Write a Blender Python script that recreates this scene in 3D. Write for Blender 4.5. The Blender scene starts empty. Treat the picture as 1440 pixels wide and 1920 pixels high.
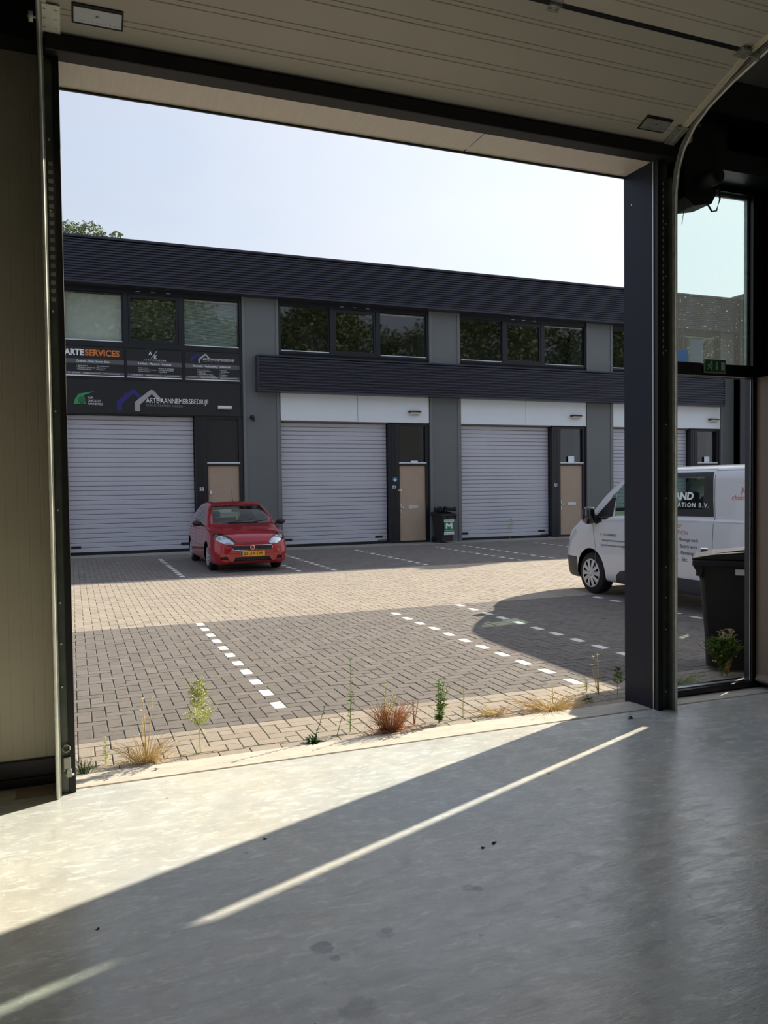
import bpy, bmesh, math, random
from mathutils import Vector, Matrix
from mathutils.bvhtree import BVHTree
random.seed(7)
C = bpy.context.scene.collection
PI = math.pi
sc = bpy.context.scene

# ---------------------------------------------------------------- camera
F, YAW, PITCH, ROLL, CH = 1492.5, 0.3735, 0.0316, -0.0119, 1.55
_f = Vector((math.sin(YAW)*math.cos(PITCH), math.cos(YAW)*math.cos(PITCH), -math.sin(PITCH)))
_r = Vector((math.cos(YAW), -math.sin(YAW), 0)); _u = _r.cross(_f)
_r2 = math.cos(ROLL)*_r + math.sin(ROLL)*_u; _u2 = -math.sin(ROLL)*_r + math.cos(ROLL)*_u
cd = bpy.data.cameras.new('camera'); cam = bpy.data.objects.new('camera', cd); C.objects.link(cam)
cd.sensor_fit = 'HORIZONTAL'; cd.sensor_width = 36.0; cd.lens = F/1440*36.0; cd.clip_end = 500; cd.clip_start = 0.05
M = Matrix((( _r2.x, _u2.x, -_f.x, 0), (_r2.y, _u2.y, -_f.y, 0), (_r2.z, _u2.z, -_f.z, CH), (0, 0, 0, 1)))
cam.matrix_world = M
sc.camera = cam

# ---------------------------------------------------------------- light, sky, exposure
SUN = Vector((0.922, 0.380, 0.50)).normalized()
SUN_STRENGTH = 7.7
sc.view_settings.view_transform = 'Standard'; sc.view_settings.look = 'None'
sc.view_settings.gamma = 1.0; sc.view_settings.exposure = 0.14; sc.view_settings.use_curve_mapping = False
ld = bpy.data.lights.new('sun', 'SUN'); ld.energy = SUN_STRENGTH; ld.angle = 0.0093; ld.color = (1.0, 0.90, 0.74)
so = bpy.data.objects.new('sun', ld); C.objects.link(so); so.rotation_euler = SUN.to_track_quat('Z', 'Y').to_euler(); so.location = (20, 10, 15)
w = bpy.data.worlds.new('sky'); sc.world = w; w.use_nodes = True
nt = w.node_tree; nt.nodes.clear(); N = nt.nodes.new; L = nt.links.new
def wmath(op, a, b=None, c=None):
    n = N('ShaderNodeMath'); n.operation = op
    for i, v in enumerate((a, b, c)):
        if v is None: continue
        if isinstance(v, (int, float)): n.inputs[i].default_value = v
        else: L(v, n.inputs[i])
    return n.outputs[0]
tc = N('ShaderNodeTexCoord')
dotn = N('ShaderNodeVectorMath'); dotn.operation = 'DOT_PRODUCT'; L(tc.outputs['Generated'], dotn.inputs[0]); dotn.inputs[1].default_value = SUN
sepn = N('ShaderNodeSeparateXYZ'); L(tc.outputs['Generated'], sepn.inputs[0])
rz = N('ShaderNodeValToRGB'); L(sepn.outputs['Z'], rz.inputs[0])         # clear sky by height
cr = rz.color_ramp; cr.elements[0].position = 0.0; cr.elements[0].color = (0.66, 0.70, 0.80, 1)
cr.elements[1].position = 1.0; cr.elements[1].color = (0.26, 0.36, 0.60, 1)
e = cr.elements.new(0.30); e.color = (0.54, 0.65, 0.82, 1)
e = cr.elements.new(0.55); e.color = (0.46, 0.56, 0.78, 1)
mp = N('ShaderNodeMapping'); mp.inputs['Scale'].default_value = (1.0, 1.0, 3.0); L(tc.outputs['Generated'], mp.inputs['Vector'])
cn = N('ShaderNodeTexNoise'); cn.inputs['Scale'].default_value = 2.2; cn.inputs['Detail'].default_value = 7; cn.inputs['Roughness'].default_value = 0.5; cn.inputs['Distortion'].default_value = 0.4
L(mp.outputs[0], cn.inputs['Vector'])
crr = N('ShaderNodeValToRGB'); L(cn.outputs['Fac'], crr.inputs[0]); crr.color_ramp.elements[0].position = 0.36; crr.color_ramp.elements[1].position = 0.70
glow = wmath('POWER', wmath('MAXIMUM', dotn.outputs['Value'], 0.0), 3.0)
cf = wmath('MULTIPLY', crr.outputs[0], 0.62)
mix = N('ShaderNodeMix'); mix.data_type = 'RGBA'; L(cf, mix.inputs[0]); L(rz.outputs[0], mix.inputs[6]); mix.inputs[7].default_value = (0.68, 0.71, 0.79, 1)
add = N('ShaderNodeMix'); add.data_type = 'RGBA'; add.blend_type = 'ADD'; add.inputs[0].default_value = 1.0; L(mix.outputs[2], add.inputs[6])
gc = N('ShaderNodeMix'); gc.data_type = 'RGBA'; L(glow, gc.inputs[0]); gc.inputs[6].default_value = (0, 0, 0, 1); gc.inputs[7].default_value = (0.70, 0.66, 0.58, 1)
L(gc.outputs[2], add.inputs[7])
bg = N('ShaderNodeBackground'); L(add.outputs[2], bg.inputs[0]); bg.inputs[1].default_value = 0.90
wo = N('ShaderNodeOutputWorld'); L(bg.outputs[0], wo.inputs[0])

# ---------------------------------------------------------------- materials
def lin(c):
    return tuple((v/255/12.92 if v <= 10.3 else ((v/255+0.055)/1.055)**2.4) for v in c)
MATS = {}
def mat(name, rgb, rough=0.5, metal=0.0, var=0.0, vscale=8.0, bump=0.0, bscale=60.0, spec=0.5, coat=0.0, stretch=None, tint=False, emit=None):
    m = bpy.data.materials.new(name); m.use_nodes = True; t = m.node_tree; b = t.nodes['Principled BSDF']
    c = lin(rgb); b.inputs['Base Color'].default_value = (*c, 1); b.inputs['Roughness'].default_value = rough
    b.inputs['Metallic'].default_value = metal; b.inputs['Specular IOR Level'].default_value = spec; b.inputs['Coat Weight'].default_value = coat
    tcn = t.nodes.new('ShaderNodeTexCoord'); mpn = t.nodes.new('ShaderNodeMapping'); t.links.new(tcn.outputs['Object'], mpn.inputs[0])
    if stretch: mpn.inputs['Scale'].default_value = stretch
    src = None
    if var or tint:
        n = t.nodes.new('ShaderNodeTexNoise'); n.inputs['Scale'].default_value = vscale; n.inputs['Detail'].default_value = 6; t.links.new(mpn.outputs[0], n.inputs['Vector'])
        mr = t.nodes.new('ShaderNodeMapRange'); mr.inputs[1].default_value = 0.3; mr.inputs[2].default_value = 0.7; mr.inputs[3].default_value = 1-var; mr.inputs[4].default_value = 1+var
        t.links.new(n.outputs['Fac'], mr.inputs[0])
        mx = t.nodes.new('ShaderNodeVectorMath'); mx.operation = 'SCALE'; mx.inputs[0].default_value = c; t.links.new(mr.outputs[0], mx.inputs['Scale'])
        src = mx.outputs[0]
        if tint:   # per piece colour stored on the faces (natural variation from stone to stone)
            at = t.nodes.new('ShaderNodeAttribute'); at.attribute_name = 'tint'
            m2 = t.nodes.new('ShaderNodeVectorMath'); m2.operation = 'MULTIPLY'; t.links.new(src, m2.inputs[0]); t.links.new(at.outputs['Color'], m2.inputs[1]); src = m2.outputs[0]
        t.links.new(src, b.inputs['Base Color'])
    if bump:
        n = t.nodes.new('ShaderNodeTexNoise'); n.inputs['Scale'].default_value = bscale; n.inputs['Detail'].default_value = 4; t.links.new(mpn.outputs[0], n.inputs['Vector'])
        bp = t.nodes.new('ShaderNodeBump'); bp.inputs['Strength'].default_value = bump; bp.inputs['Distance'].default_value = 0.01
        t.links.new(n.outputs['Fac'], bp.inputs['Height']); t.links.new(bp.outputs[0], b.inputs['Normal'])
    if emit:
        b.inputs['Emission Color'].default_value = (*lin(rgb), 1); b.inputs['Emission Strength'].default_value = emit
    MATS[name] = m
    return m
def glass(name, tintc=(0.9, 0.95, 0.93), dirt=0.0, refl=1.0):
    m = bpy.data.materials.new(name); m.use_nodes = True; t = m.node_tree; t.nodes.clear(); n = t.nodes.new; l = t.links.new
    o = n('ShaderNodeOutputMaterial'); tr = n('ShaderNodeBsdfTransparent'); tr.inputs[0].default_value = (*tintc, 1)
    gl = n('ShaderNodeBsdfGlossy'); gl.inputs['Roughness'].default_value = 0.02; lw = n('ShaderNodeLayerWeight'); lw.inputs[0].default_value = 0.5
    pw = n('ShaderNodeMath'); pw.operation = 'POWER'; l(lw.outputs['Facing'], pw.inputs[0]); pw.inputs[1].default_value = 5.0
    fr = n('ShaderNodeMath'); fr.operation = 'MULTIPLY_ADD'; l(pw.outputs[0], fr.inputs[0]); fr.inputs[1].default_value = 0.9; fr.inputs[2].default_value = 0.035
    ml = n('ShaderNodeMath'); ml.operation = 'MULTIPLY'; l(fr.outputs[0], ml.inputs[0]); ml.inputs[1].default_value = refl
    mx = n('ShaderNodeMixShader'); l(ml.outputs[0], mx.inputs[0]); l(tr.outputs[0], mx.inputs[1]); l(gl.outputs[0], mx.inputs[2]); last = mx.outputs[0]
    if dirt:
        tcn = n('ShaderNodeTexCoord'); ns = n('ShaderNodeTexNoise'); ns.inputs['Scale'].default_value = 55; ns.inputs['Detail'].default_value = 3; l(tcn.outputs['Object'], ns.inputs['Vector'])
        mp_ = n('ShaderNodeMapRange'); mp_.inputs[1].default_value = 0.66; mp_.inputs[2].default_value = 0.72; mp_.inputs[3].default_value = 0.035; mp_.inputs[4].default_value = 0.35; l(ns.outputs[0], mp_.inputs[0])
        df = n('ShaderNodeBsdfTranslucent'); df.inputs[0].default_value = (0.8, 0.8, 0.75, 1)
        m2 = n('ShaderNodeMixShader'); l(mp_.outputs[0], m2.inputs[0]); l(last, m2.inputs[1]); l(df.outputs[0], m2.inputs[2]); last = m2.outputs[0]
    l(last, o.inputs[0]); MATS[name] = m
    return m

m_galv   = mat('galvanised_steel', (168, 170, 162), 0.45, 0.35, 0.18, 20, 0.05)
m_galvb  = mat('whitened_galvanised_steel', (244, 246, 232), 0.4, 0.1, 0.1, 20)  # whitened in place of sun and floor bounce on the rails
m_angle  = mat('galvanised_frame_angle', (104, 110, 102), 0.5, 0.5, 0.2, 9)
m_black  = mat('black_rubber', (20, 20, 21), 0.6, 0, 0.2, 12)
m_dsteel = mat('dark_painted_steel', (30, 32, 38), 0.38, 0, 0.12, 5, 0.03, 90)
m_reveal = mat('anthracite_reveal', (22, 28, 44), 0.45, 0, 0.08, 6, 0.02, 120, spec=0.25)
m_cream  = mat('cream_door_panel', (206, 200, 184), 0.42, 0, 0.03, 3, 0.03, 150, stretch=(1, 1, 1))
m_creamw = mat('cream_wall_panel', (232, 225, 200), 0.5, 0, 0.04, 3, 0.03, 150)
m_soffit = mat('light_soffit_sheet', (214, 206, 190), 0.35, 0, 0.05, 4, 0.02, 80, stretch=(14, 1, 1))
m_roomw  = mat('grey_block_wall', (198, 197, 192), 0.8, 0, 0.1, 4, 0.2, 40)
m_roomd  = mat('dark_side_wall', (66, 64, 58), 0.8, 0, 0.1, 4)  # unseen wall, coloured dark to keep its bounce light off the cream panels
m_ceil   = mat('steel_deck_ceiling', (205, 208, 210), 0.6, 0, 0.08, 3)
m_brownp = mat('brown_grey_board', (160, 148, 128), 0.6, 0, 0.08, 6)
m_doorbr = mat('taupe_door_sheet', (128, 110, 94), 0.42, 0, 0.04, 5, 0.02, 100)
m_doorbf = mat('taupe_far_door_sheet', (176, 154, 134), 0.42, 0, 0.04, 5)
m_clad   = mat('anthracite_ribbed_steel', (54, 55, 68), 0.38, 0.25, 0.10, 2, 0, 60, stretch=(0.4, 1, 12))
m_column = mat('grey_cladding', (104, 109, 110), 0.45, 0.05, 0.04, 1.2)
m_coltrim= mat('grey_cladding_trim', (112, 116, 116), 0.45, 0.05, 0.04, 2)
m_frame  = mat('black_window_frame', (18, 21, 29), 0.35, 0, 0.08, 5)
m_white  = mat('white_fascia_panel', (226, 234, 240), 0.3, 0, 0.02, 1.5, coat=0.2)
m_slat   = mat('silver_shutter_steel', (192, 193, 202), 0.42, 0.15, 0.03, 2, 0.02, 200)
m_conc   = mat('pale_concrete_kerb', (150, 146, 136), 0.8, 0, 0.14, 6, 0.3, 60)
m_sand   = mat('joint_sand', (70, 66, 58), 0.95, 0, 0.25, 14, 0.5, 60)
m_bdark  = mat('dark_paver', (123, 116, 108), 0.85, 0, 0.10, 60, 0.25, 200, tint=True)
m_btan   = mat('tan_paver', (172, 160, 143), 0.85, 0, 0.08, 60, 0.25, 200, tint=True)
m_bwhite = mat('white_paver', (242, 240, 226), 0.8, 0, 0.05, 60, 0.15, 200)
m_glass  = glass('clear_glass'); m_gdirty = glass('dirty_glass', (0.86, 0.93, 0.90), 1.0)
m_gfar   = glass('window_glass', (0.89, 0.905, 0.89), 0, 1.7)
m_gcar   = glass('car_glass', (0.62, 0.76, 0.70), 0, 1.6)
def paper(name, rgb):
    m = mat(name, rgb, 0.7); t = m.node_tree; b = t.nodes['Principled BSDF']; tr = t.nodes.new('ShaderNodeBsdfTranslucent'); tr.inputs[0].default_value = (*lin(rgb), 1)
    mx = t.nodes.new('ShaderNodeMixShader'); mx.inputs[0].default_value = 0.5; t.links.new(b.outputs[0], mx.inputs[1]); t.links.new(tr.outputs[0], mx.inputs[2]); t.links.new(mx.outputs[0], t.nodes['Material Output'].inputs[0]); return m
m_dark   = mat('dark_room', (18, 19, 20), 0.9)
m_alu    = mat('aluminium', (200, 202, 204), 0.35, 0.7)
m_lampd  = mat('lamp_diffuser', (215, 212, 205), 0.35)
m_signbk = mat('black_sign_board', (27, 29, 33), 0.35, 0, 0.05, 3)
m_signgy = mat('grey_sign_band', (88, 90, 94), 0.4)
m_txtw   = mat('white_print', (235, 238, 240), 0.5)
m_txtg   = mat('grey_print', (150, 152, 156), 0.5)
m_txto   = mat('orange_print', (214, 120, 52), 0.5)
m_txtc   = mat('coral_print', (205, 104, 72), 0.5)
m_txtk   = mat('black_print', (38, 38, 40), 0.5)
m_txtb   = mat('navy_print', (40, 36, 120), 0.5)
m_silverp= mat('silver_print', (170, 170, 172), 0.4, 0.3)
m_greenp = mat('green_print', (60, 150, 95), 0.4)
m_exit   = mat('exit_green', (34, 130, 78), 0.4)

# ---------------------------------------------------------------- mesh helpers
class MB:
    def __init__(s): s.bm = bmesh.new(); s.nb = 0
    def box(s, x0, x1, y0, y1, z0, z1, mi=0, bev=0.0):
        x0, x1 = sorted((x0, x1)); y0, y1 = sorted((y0, y1)); z0, z1 = sorted((z0, z1))
        j = 0.0005*(s.nb % 6); s.nb += 1     # keeps faces of joined bars from lying in one plane
        if min(x1-x0, y1-y0, z1-z0) > 4*j: x0 += j; x1 -= j; y0 += j; y1 -= j; z0 += j; z1 -= j
        v = [s.bm.verts.new(p) for p in ((x0,y0,z0),(x1,y0,z0),(x1,y1,z0),(x0,y1,z0),(x0,y0,z1),(x1,y0,z1),(x1,y1,z1),(x0,y1,z1))]
        fs = [s.bm.faces.new([v[i] for i in q]) for q in ((3,2,1,0),(4,5,6,7),(0,1,5,4),(1,2,6,5),(2,3,7,6),(3,0,4,7))]
        for f in fs: f.material_index = mi
        if bev > 0:
            es = list({e for f in fs for e in f.edges})
            r = bmesh.ops.bevel(s.bm, geom=es, offset=bev, segments=2, profile=0.5, affect='EDGES')
            for f in r['faces']: f.material_index = mi
        return s
    def prism(s, pts, axis, a0, a1, mi=0):
        """pts 2D polygon extruded along axis; for 'x': (y,z), 'y': (x,z), 'z': (x,y)"""
        def P3(p, a): return {'x': (a, p[0], p[1]), 'y': (p[0], a, p[1]), 'z': (p[0], p[1], a)}[axis]
        A = [s.bm.verts.new(P3(p, a0)) for p in pts]; B = [s.bm.verts.new(P3(p, a1)) for p in pts]; n = len(pts)
        fs = [s.bm.faces.new(A[::-1]), s.bm.faces.new(B)]
        for i in range(n): fs.append(s.bm.faces.new((A[i], A[(i+1) % n], B[(i+1) % n], B[i])))
        for f in fs: f.material_index = mi
        return s
    def tube(s, pts, r, n=8, mi=0, caps=True):
        pts = [Vector(p) for p in pts]; rs = r if isinstance(r, (list, tuple)) else [r]*len(pts); rings = []
        for i, p in enumerate(pts):
            d = (pts[min(i+1, len(pts)-1)] - pts[max(i-1, 0)]).normalized()
            up = Vector((0, 0, 1)) if abs(d.z) < 0.9 else Vector((1, 0, 0)); a = d.cross(up).normalized(); b = d.cross(a)
            rings.append([s.bm.verts.new(p + rs[i]*(math.cos(2*PI*k/n)*a + math.sin(2*PI*k/n)*b)) for k in range(n)])
        for A, B in zip(rings, rings[1:]):
            for k in range(n):
                f = s.bm.faces.new((A[k], A[(k+1) % n], B[(k+1) % n], B[k])); f.material_index = mi; f.smooth = n > 4
        if caps:
            for R in (rings[0], rings[-1]):
                try: f = s.bm.faces.new(R); f.material_index = mi
                except ValueError: pass
        return s
    def cyl(s, c0, c1, r, n=16, mi=0): return s.tube([c0, c1], r, n, mi)
    def lathe(s, prof, axis_pt, axis, n=24, mi=0):
        """prof: list of (r, a) ; a along axis"""
        ax = Vector(axis).normalized(); up = Vector((0, 0, 1)) if abs(ax.z) < 0.9 else Vector((1, 0, 0)); u = ax.cross(up).normalized(); v = ax.cross(u); o = Vector(axis_pt)
        rings = [[s.bm.verts.new(o + ax*a + max(r, 1e-4)*(math.cos(2*PI*k/n)*u + math.sin(2*PI*k/n)*v)) for k in range(n)] for r, a in prof]
        for A, B in zip(rings, rings[1:]):
            for k in range(n):
                f = s.bm.faces.new((A[k], A[(k+1) % n], B[(k+1) % n], B[k])); f.smooth = True; f.material_index = mi
        return s
    def quad(s, a, b, c, d, mi=0):
        f = s.bm.faces.new([s.bm.verts.new(p) for p in (a, b, c, d)]); f.material_index = mi; return s
    def add(s, bm2, M=None):
        me = bpy.data.meshes.new('t'); bm2.to_mesh(me)
        if M is not None: me.transform(M)
        s.bm.from_mesh(me); bpy.data.meshes.remove(me); return s
    def build(s, name, mats, parent=None, **kw): return link(name, s.bm, mats, parent, **kw)
def link(name, bm, mats, parent=None, kind=None, smooth=False, loc=None, recalc=True):
    if recalc: bmesh.ops.recalc_face_normals(bm, faces=bm.faces)
    if smooth:
        for f in bm.faces: f.smooth = True
    me = bpy.data.meshes.new(name); bm.to_mesh(me); bm.free()
    for m in (mats if isinstance(mats, (list, tuple)) else [mats]): me.materials.append(m)
    o = bpy.data.objects.new(name, me); C.objects.link(o)
    if parent: o.parent = parent
    if loc: o.location = loc
    if kind: o['kind'] = kind
    return o
def thing(name, label, cat, loc=(0, 0, 0), rz=0.0, group=None):
    o = bpy.data.objects.new(name, None); C.objects.link(o); o.location = loc; o.rotation_euler = (0, 0, rz); o['label'] = label; o['category'] = cat
    if group: o['group'] = group
    return o
def tag(o, label, cat, group=None, kind=None):
    o['label'] = label; o['category'] = cat
    if group: o['group'] = group
    if kind: o['kind'] = kind
    return o
def dup(o, parent=None, loc=None):
    c = o.copy(); C.objects.link(c)
    if parent: c.parent = parent
    if loc: c.location = loc
    return c
def text_bm(s, size, bold=0.0, spacing=1.0, align='LEFT'):
    """flat lettering in the x,z plane, facing -y, baseline at z=0"""
    cu = bpy.data.curves.new('t', 'FONT'); cu.body = s; cu.size = size; cu.offset = bold; cu.space_character = spacing; cu.align_x = align; cu.resolution_u = 3
    ob = bpy.data.objects.new('t', cu); C.objects.link(ob); bpy.context.view_layer.update()
    me = ob.evaluated_get(bpy.context.evaluated_depsgraph_get()).to_mesh(); bm = bmesh.new(); bm.from_mesh(me); ob.to_mesh_clear()
    bpy.data.objects.remove(ob); bpy.data.curves.remove(cu)
    bm.transform(Matrix.Rotation(PI/2, 4, 'X'))
    return bm
def text(name, s, x, y, z, size, m, parent, width=None, **kw):
    bm = text_bm(s, size, **kw)
    xs = [v.co.x for v in bm.verts]
    if width and xs:
        k = width/(max(xs)-min(xs)); bm.transform(Matrix.Diagonal((k, 1, 1, 1)))
    bm.transform(Matrix.Translation((x, y, z)))
    return link(name, bm, m, parent, recalc=False)
#@@PART2
# ---------------------------------------------------------------- floor material
def floor_material():
    m = bpy.data.materials.new('polished_concrete'); m.use_nodes = True; t = m.node_tree; b = t.nodes['Principled BSDF']; n = t.nodes.new; l = t.links.new
    tcn = n('ShaderNodeTexCoord'); co = tcn.outputs['Object']
    def noise(scale, detail=6, vec=None, rough=0.55, dist=0.0):
        q = n('ShaderNodeTexNoise'); q.inputs['Scale'].default_value = scale; q.inputs['Detail'].default_value = detail; q.inputs['Roughness'].default_value = rough; q.inputs['Distortion'].default_value = dist
        l(vec or co, q.inputs['Vector']); return q
    def rng(v, a, b_, c, d):
        q = n('ShaderNodeMapRange'); q.inputs[1].default_value = a; q.inputs[2].default_value = b_; q.inputs[3].default_value = c; q.inputs[4].default_value = d; l(v, q.inputs[0]); return q.outputs[0]
    def mul(a, b_, op='MULTIPLY'):
        q = n('ShaderNodeMath'); q.operation = op
        for i, v in enumerate((a, b_)):
            if isinstance(v, (int, float)): q.inputs[i].default_value = v
            else: l(v, q.inputs[i])
        return q.outputs[0]
    mpn = n('ShaderNodeMapping'); mpn.inputs['Rotation'].default_value = (0, 0, 0.5); mpn.inputs['Scale'].default_value = (1, 3.2, 1); l(co, mpn.inputs[0])
    big = rng(noise(1.3, 8).outputs[0], 0.3, 0.7, 0.90, 1.08)
    mid = rng(noise(7, 8, None, 0.65, 0.6).outputs[0], 0.35, 0.7, 0.88, 1.07)
    trow = rng(noise(9, 5, mpn.outputs[0], 0.6, 1.2).outputs[0], 0.54, 0.64, 1.0, 1.30)      # pale trowel smears
    fine = rng(noise(90, 3).outputs[0], 0.3, 0.7, 0.96, 1.04)
    dark = rng(noise(16, 2, None, 0.4).outputs[0], 0.74, 0.80, 1.0, 0.55)                      # small dark spots
    k = mul(mul(mul(big, mid), mul(trow, fine)), dark)
    wob = noise(14, 4, None, 0.6)
    for (x, y, r, dep) in ((0.75, 2.53, .040, .45), (0.775, 2.46, .016, .55), (0.98, 2.53, .030, .70), (0.99, 2.55, .02, .6), (0.76, 2.19, .055, .55), (1.39, 2.70, .028, .6), (1.42, 2.68, .018, .5), (2.09, 2.16, .03, .6), (1.80, 2.52, .022, .75), (2.37, 3.37, .02, .8), (1.25, 3.0, .03, .85)):
        d = n('ShaderNodeVectorMath'); d.operation = 'DISTANCE'; d.inputs[1].default_value = (x, y, 0); l(co, d.inputs[0])
        dd = mul(d.outputs['Value'], mul(mul(wob.outputs[0], 0.5, 'SUBTRACT'), r*1.6), 'ADD')
        k = mul(k, rng(dd, r*0.8, r*1.1, dep, 1.0))
    for (x, y, r, dep) in ((1.62, 2.33, .05, 1.25), (1.66, 2.45, .04, 1.2), (1.52, 2.23, .035, 1.25), (2.0, 2.45, .04, 1.2), (1.28, 2.72, .035, 1.2), (1.35, 2.25, .07, 1.18), (1.75, 2.62, .03, 1.2)):
        d = n('ShaderNodeVectorMath'); d.operation = 'DISTANCE'; d.inputs[1].default_value = (x, y, 0); l(co, d.inputs[0])
        dd = mul(d.outputs['Value'], mul(mul(wob.outputs[0], 0.5, 'SUBTRACT'), r*2.5), 'ADD')
        k = mul(k, rng(dd, r*0.3, r*0.7, dep, 1.0))
    # long scratches
    for (a, c0, wd, dep) in ((0.62, 1.02, .0025, 1.14), (0.60, -0.62, .004, 1.10), (-0.35, 3.05, .002, 1.1)):
        s = n('ShaderNodeVectorMath'); s.operation = 'DOT_PRODUCT'; s.inputs[1].default_value = (math.cos(a), math.sin(a), 0); l(co, s.inputs[0])
        q = mul(mul(s.outputs['Value'], mul(mul(noise(0.8, 2).outputs[0], 0.5, 'SUBTRACT'), 0.25), 'ADD'), c0, 'SUBTRACT')
        q = mul(q, 0, 'ADD'); ab = n('ShaderNodeMath'); ab.operation = 'ABSOLUTE'; l(q, ab.inputs[0])
        k = mul(k, rng(ab.outputs[0], wd, wd*2.4, dep, 1.0))
    hue = n('ShaderNodeMix'); hue.data_type = 'RGBA'; l(rng(noise(0.9, 4).outputs[0], 0.35, 0.65, 0, 1), hue.inputs[0])
    hue.inputs[6].default_value = (*lin((230, 227, 212)), 1); hue.inputs[7].default_value = (*lin((218, 224, 220)), 1)
    sc_ = n('ShaderNodeVectorMath'); sc_.operation = 'SCALE'; l(hue.outputs[2], sc_.inputs[0]); l(k, sc_.inputs['Scale']); l(sc_.outputs[0], b.inputs['Base Color'])
    l(rng(noise(5, 8, mpn.outputs[0], 0.7, 0.8).outputs[0], 0.35, 0.68, 0.10, 0.38), b.inputs['Roughness'])
    b.inputs['Specular IOR Level'].default_value = 0.8
    bp = n('ShaderNodeBump'); bp.inputs['Strength'].default_value = 0.10; bp.inputs['Distance'].default_value = 0.01; l(noise(22, 6, mpn.outputs[0], 0.6, 0.5).outputs[0], bp.inputs['Height']); l(bp.outputs[0], b.inputs['Normal'])
    return m
m_floor = floor_material()
m_thr = mat('rough_threshold_concrete', (214, 207, 190), 0.75, 0, 0.12, 7, 0.25, 40, stretch=(1, 2.5, 1))

# ---------------------------------------------------------------- the room
OX0, OX1, OZ = -0.03, 3.69, 3.72          # door opening
YI, YO = 4.38, 4.68                       # inner and outer face of the front wall
def struct(name, mb, m, parent=None, **kw):
    o = mb.build(name, m, parent, **kw)
    if not parent: o['kind'] = 'structure'
    return o
floor = struct('floor', MB().box(-0.78, 5.38, -9, 4.385, -0.2, 0), m_floor)
struct('trim_1', MB().prism([(4.385, -0.2), (4.66, -0.2), (4.66, -0.022), (4.645, -0.012), (4.56, -0.004), (4.41, 0.0), (4.405, -0.006), (4.385, -0.006)], 'x', -0.78, 5.38), m_thr)
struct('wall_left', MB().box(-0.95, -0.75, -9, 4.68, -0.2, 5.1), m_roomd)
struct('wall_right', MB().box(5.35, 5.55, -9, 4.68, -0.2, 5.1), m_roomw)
struct('wall_back', MB().box(-0.95, 5.55, -9.2, -9, -0.2, 5.1), m_roomw)
ceil = struct('ceiling', MB().box(-0.95, 5.55, -9.2, 4.68, 5.1, 5.25), m_ceil)
p = MB()
for i in range(26): p.box(-0.75 + i*0.24, -0.75 + i*0.24 + 0.12, -9, 4.3, 5.06, 5.1)
p.build('deck_ribs', m_ceil, ceil)
# front wall of the room: lintel, pieces beside the openings, cladding on the inside left
wf = struct('wall_front', MB().box(-0.95, 5.55, YI+0.02, YO, OZ+0.085, 5.1).box(-0.95, OX0-0.02, 4.57, YO, -0.2, OZ+0.085).box(4.90, 5.55, 4.45, YO, -0.2, OZ+0.085)
            .box(3.82, 4.92, 4.45, YO, OZ, OZ+0.09).box(OX1+0.012, 3.82, YI+0.03, YO-0.01, -0.2, OZ+0.085), m_dsteel)
x = -0.75; i = 0
for x0, x1 in ((-0.75, -0.43), (-0.43, -0.04)):
    pts = []; n = int(round((x1-x0)/0.055)); st = (x1-x0)/n
    for k in range(n):
        a = x0 + k*st; pts += [(a+0.001, 4.5514), (a+0.004, 4.55), (a+st-0.004, 4.55), (a+st-0.001, 4.5514)]
    pts = [(x0, 4.57)] + pts + [(x1, 4.57)]
    MB().prism(pts[::-1], 'z', 0.14, 5.1).build('wall_panel', m_creamw, wf)
struct('baseboard_front', MB().box(-0.75, -0.09, 4.53, 4.57, 0.002, 0.14, bev=0.004).box(-0.75, -0.09, 4.51, 4.57, 0.045, 0.052), m_dsteel)
MB().box(-0.30, -0.12, 4.36, 4.50, 0.0, 0.004).build('board', m_brownp, floor)
MB().box(3.84, 5.35, 4.385, 4.40, 4.33, 5.1).build('lit_upper_wall_sheet', m_roomw, wf)  # light on the upper wall put in as a paler sheet
# steelwork above the side door
st_ = thing('steel_lintel_beam', 'dark steel beam with a brownish infill board above the side window', 'beam', (4.6, 4.5, 3.72))
MB().box(-0.78, 0.75, -0.20, -0.02, 0.38, 0.60).box(-0.78, 0.75, -0.16, 0.0, 0.0, 0.12).box(-0.78, 0.75, -0.20, -0.12, 0.36, 0.52, bev=0.004).build('beam', m_dsteel, st_)
MB().box(-0.25, 0.33, -0.10, -0.04, 0.17, 0.36, bev=0.003).build('board', m_brownp, st_)
MB().box(0.262, 0.45, -0.34, -0.05, -3.72, 1.2).build('post', m_dsteel, st_)
# reveals
MB().box(OX1, OX1+0.012, YI, YO+0.005, -0.02, OZ).build('reveal_sheet', m_reveal, wf)
MB().cyl((OX1-0.002, 4.60, 3.5), (OX1+0.004, 4.60, 3.5), 0.006, 10).build('rivet', m_alu, wf)
MB().box(OX1-0.003, OX1+0.004, YI-0.004, YI+0.004, -0.0, OZ).build('reveal_edge', m_alu, wf)
MB().box(-0.08, -0.036, YI, YO+0.005, -0.02, OZ).build('reveal_sheet', m_black, wf)
for a, b in ((-0.08, 2.417), (2.427, 3.70)):
    MB().box(a, b, YI+0.002, YO, OZ, OZ+0.012, bev=0.002).build('soffit_sheet', m_soffit, wf)
MB().box(-0.08, 3.70, YO-0.002, YO+0.01, OZ-0.012, OZ+0.05).build('soffit_edge', m_dsteel, wf)
MB().box(-0.08, 3.84, YI-0.10, YI+0.02, OZ-0.006, OZ+0.075, bev=0.01).build('lintel_seal', m_black, wf)
MB().box(OX1+0.004, 3.735, YI-0.04, YI+0.01, 0.0, OZ).build('side_seal', m_black, wf)
MB().box(-0.046, -0.013, 4.346, YI+0.03, 0.0, OZ, bev=0.004).build('side_seal', m_black, wf)

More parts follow.
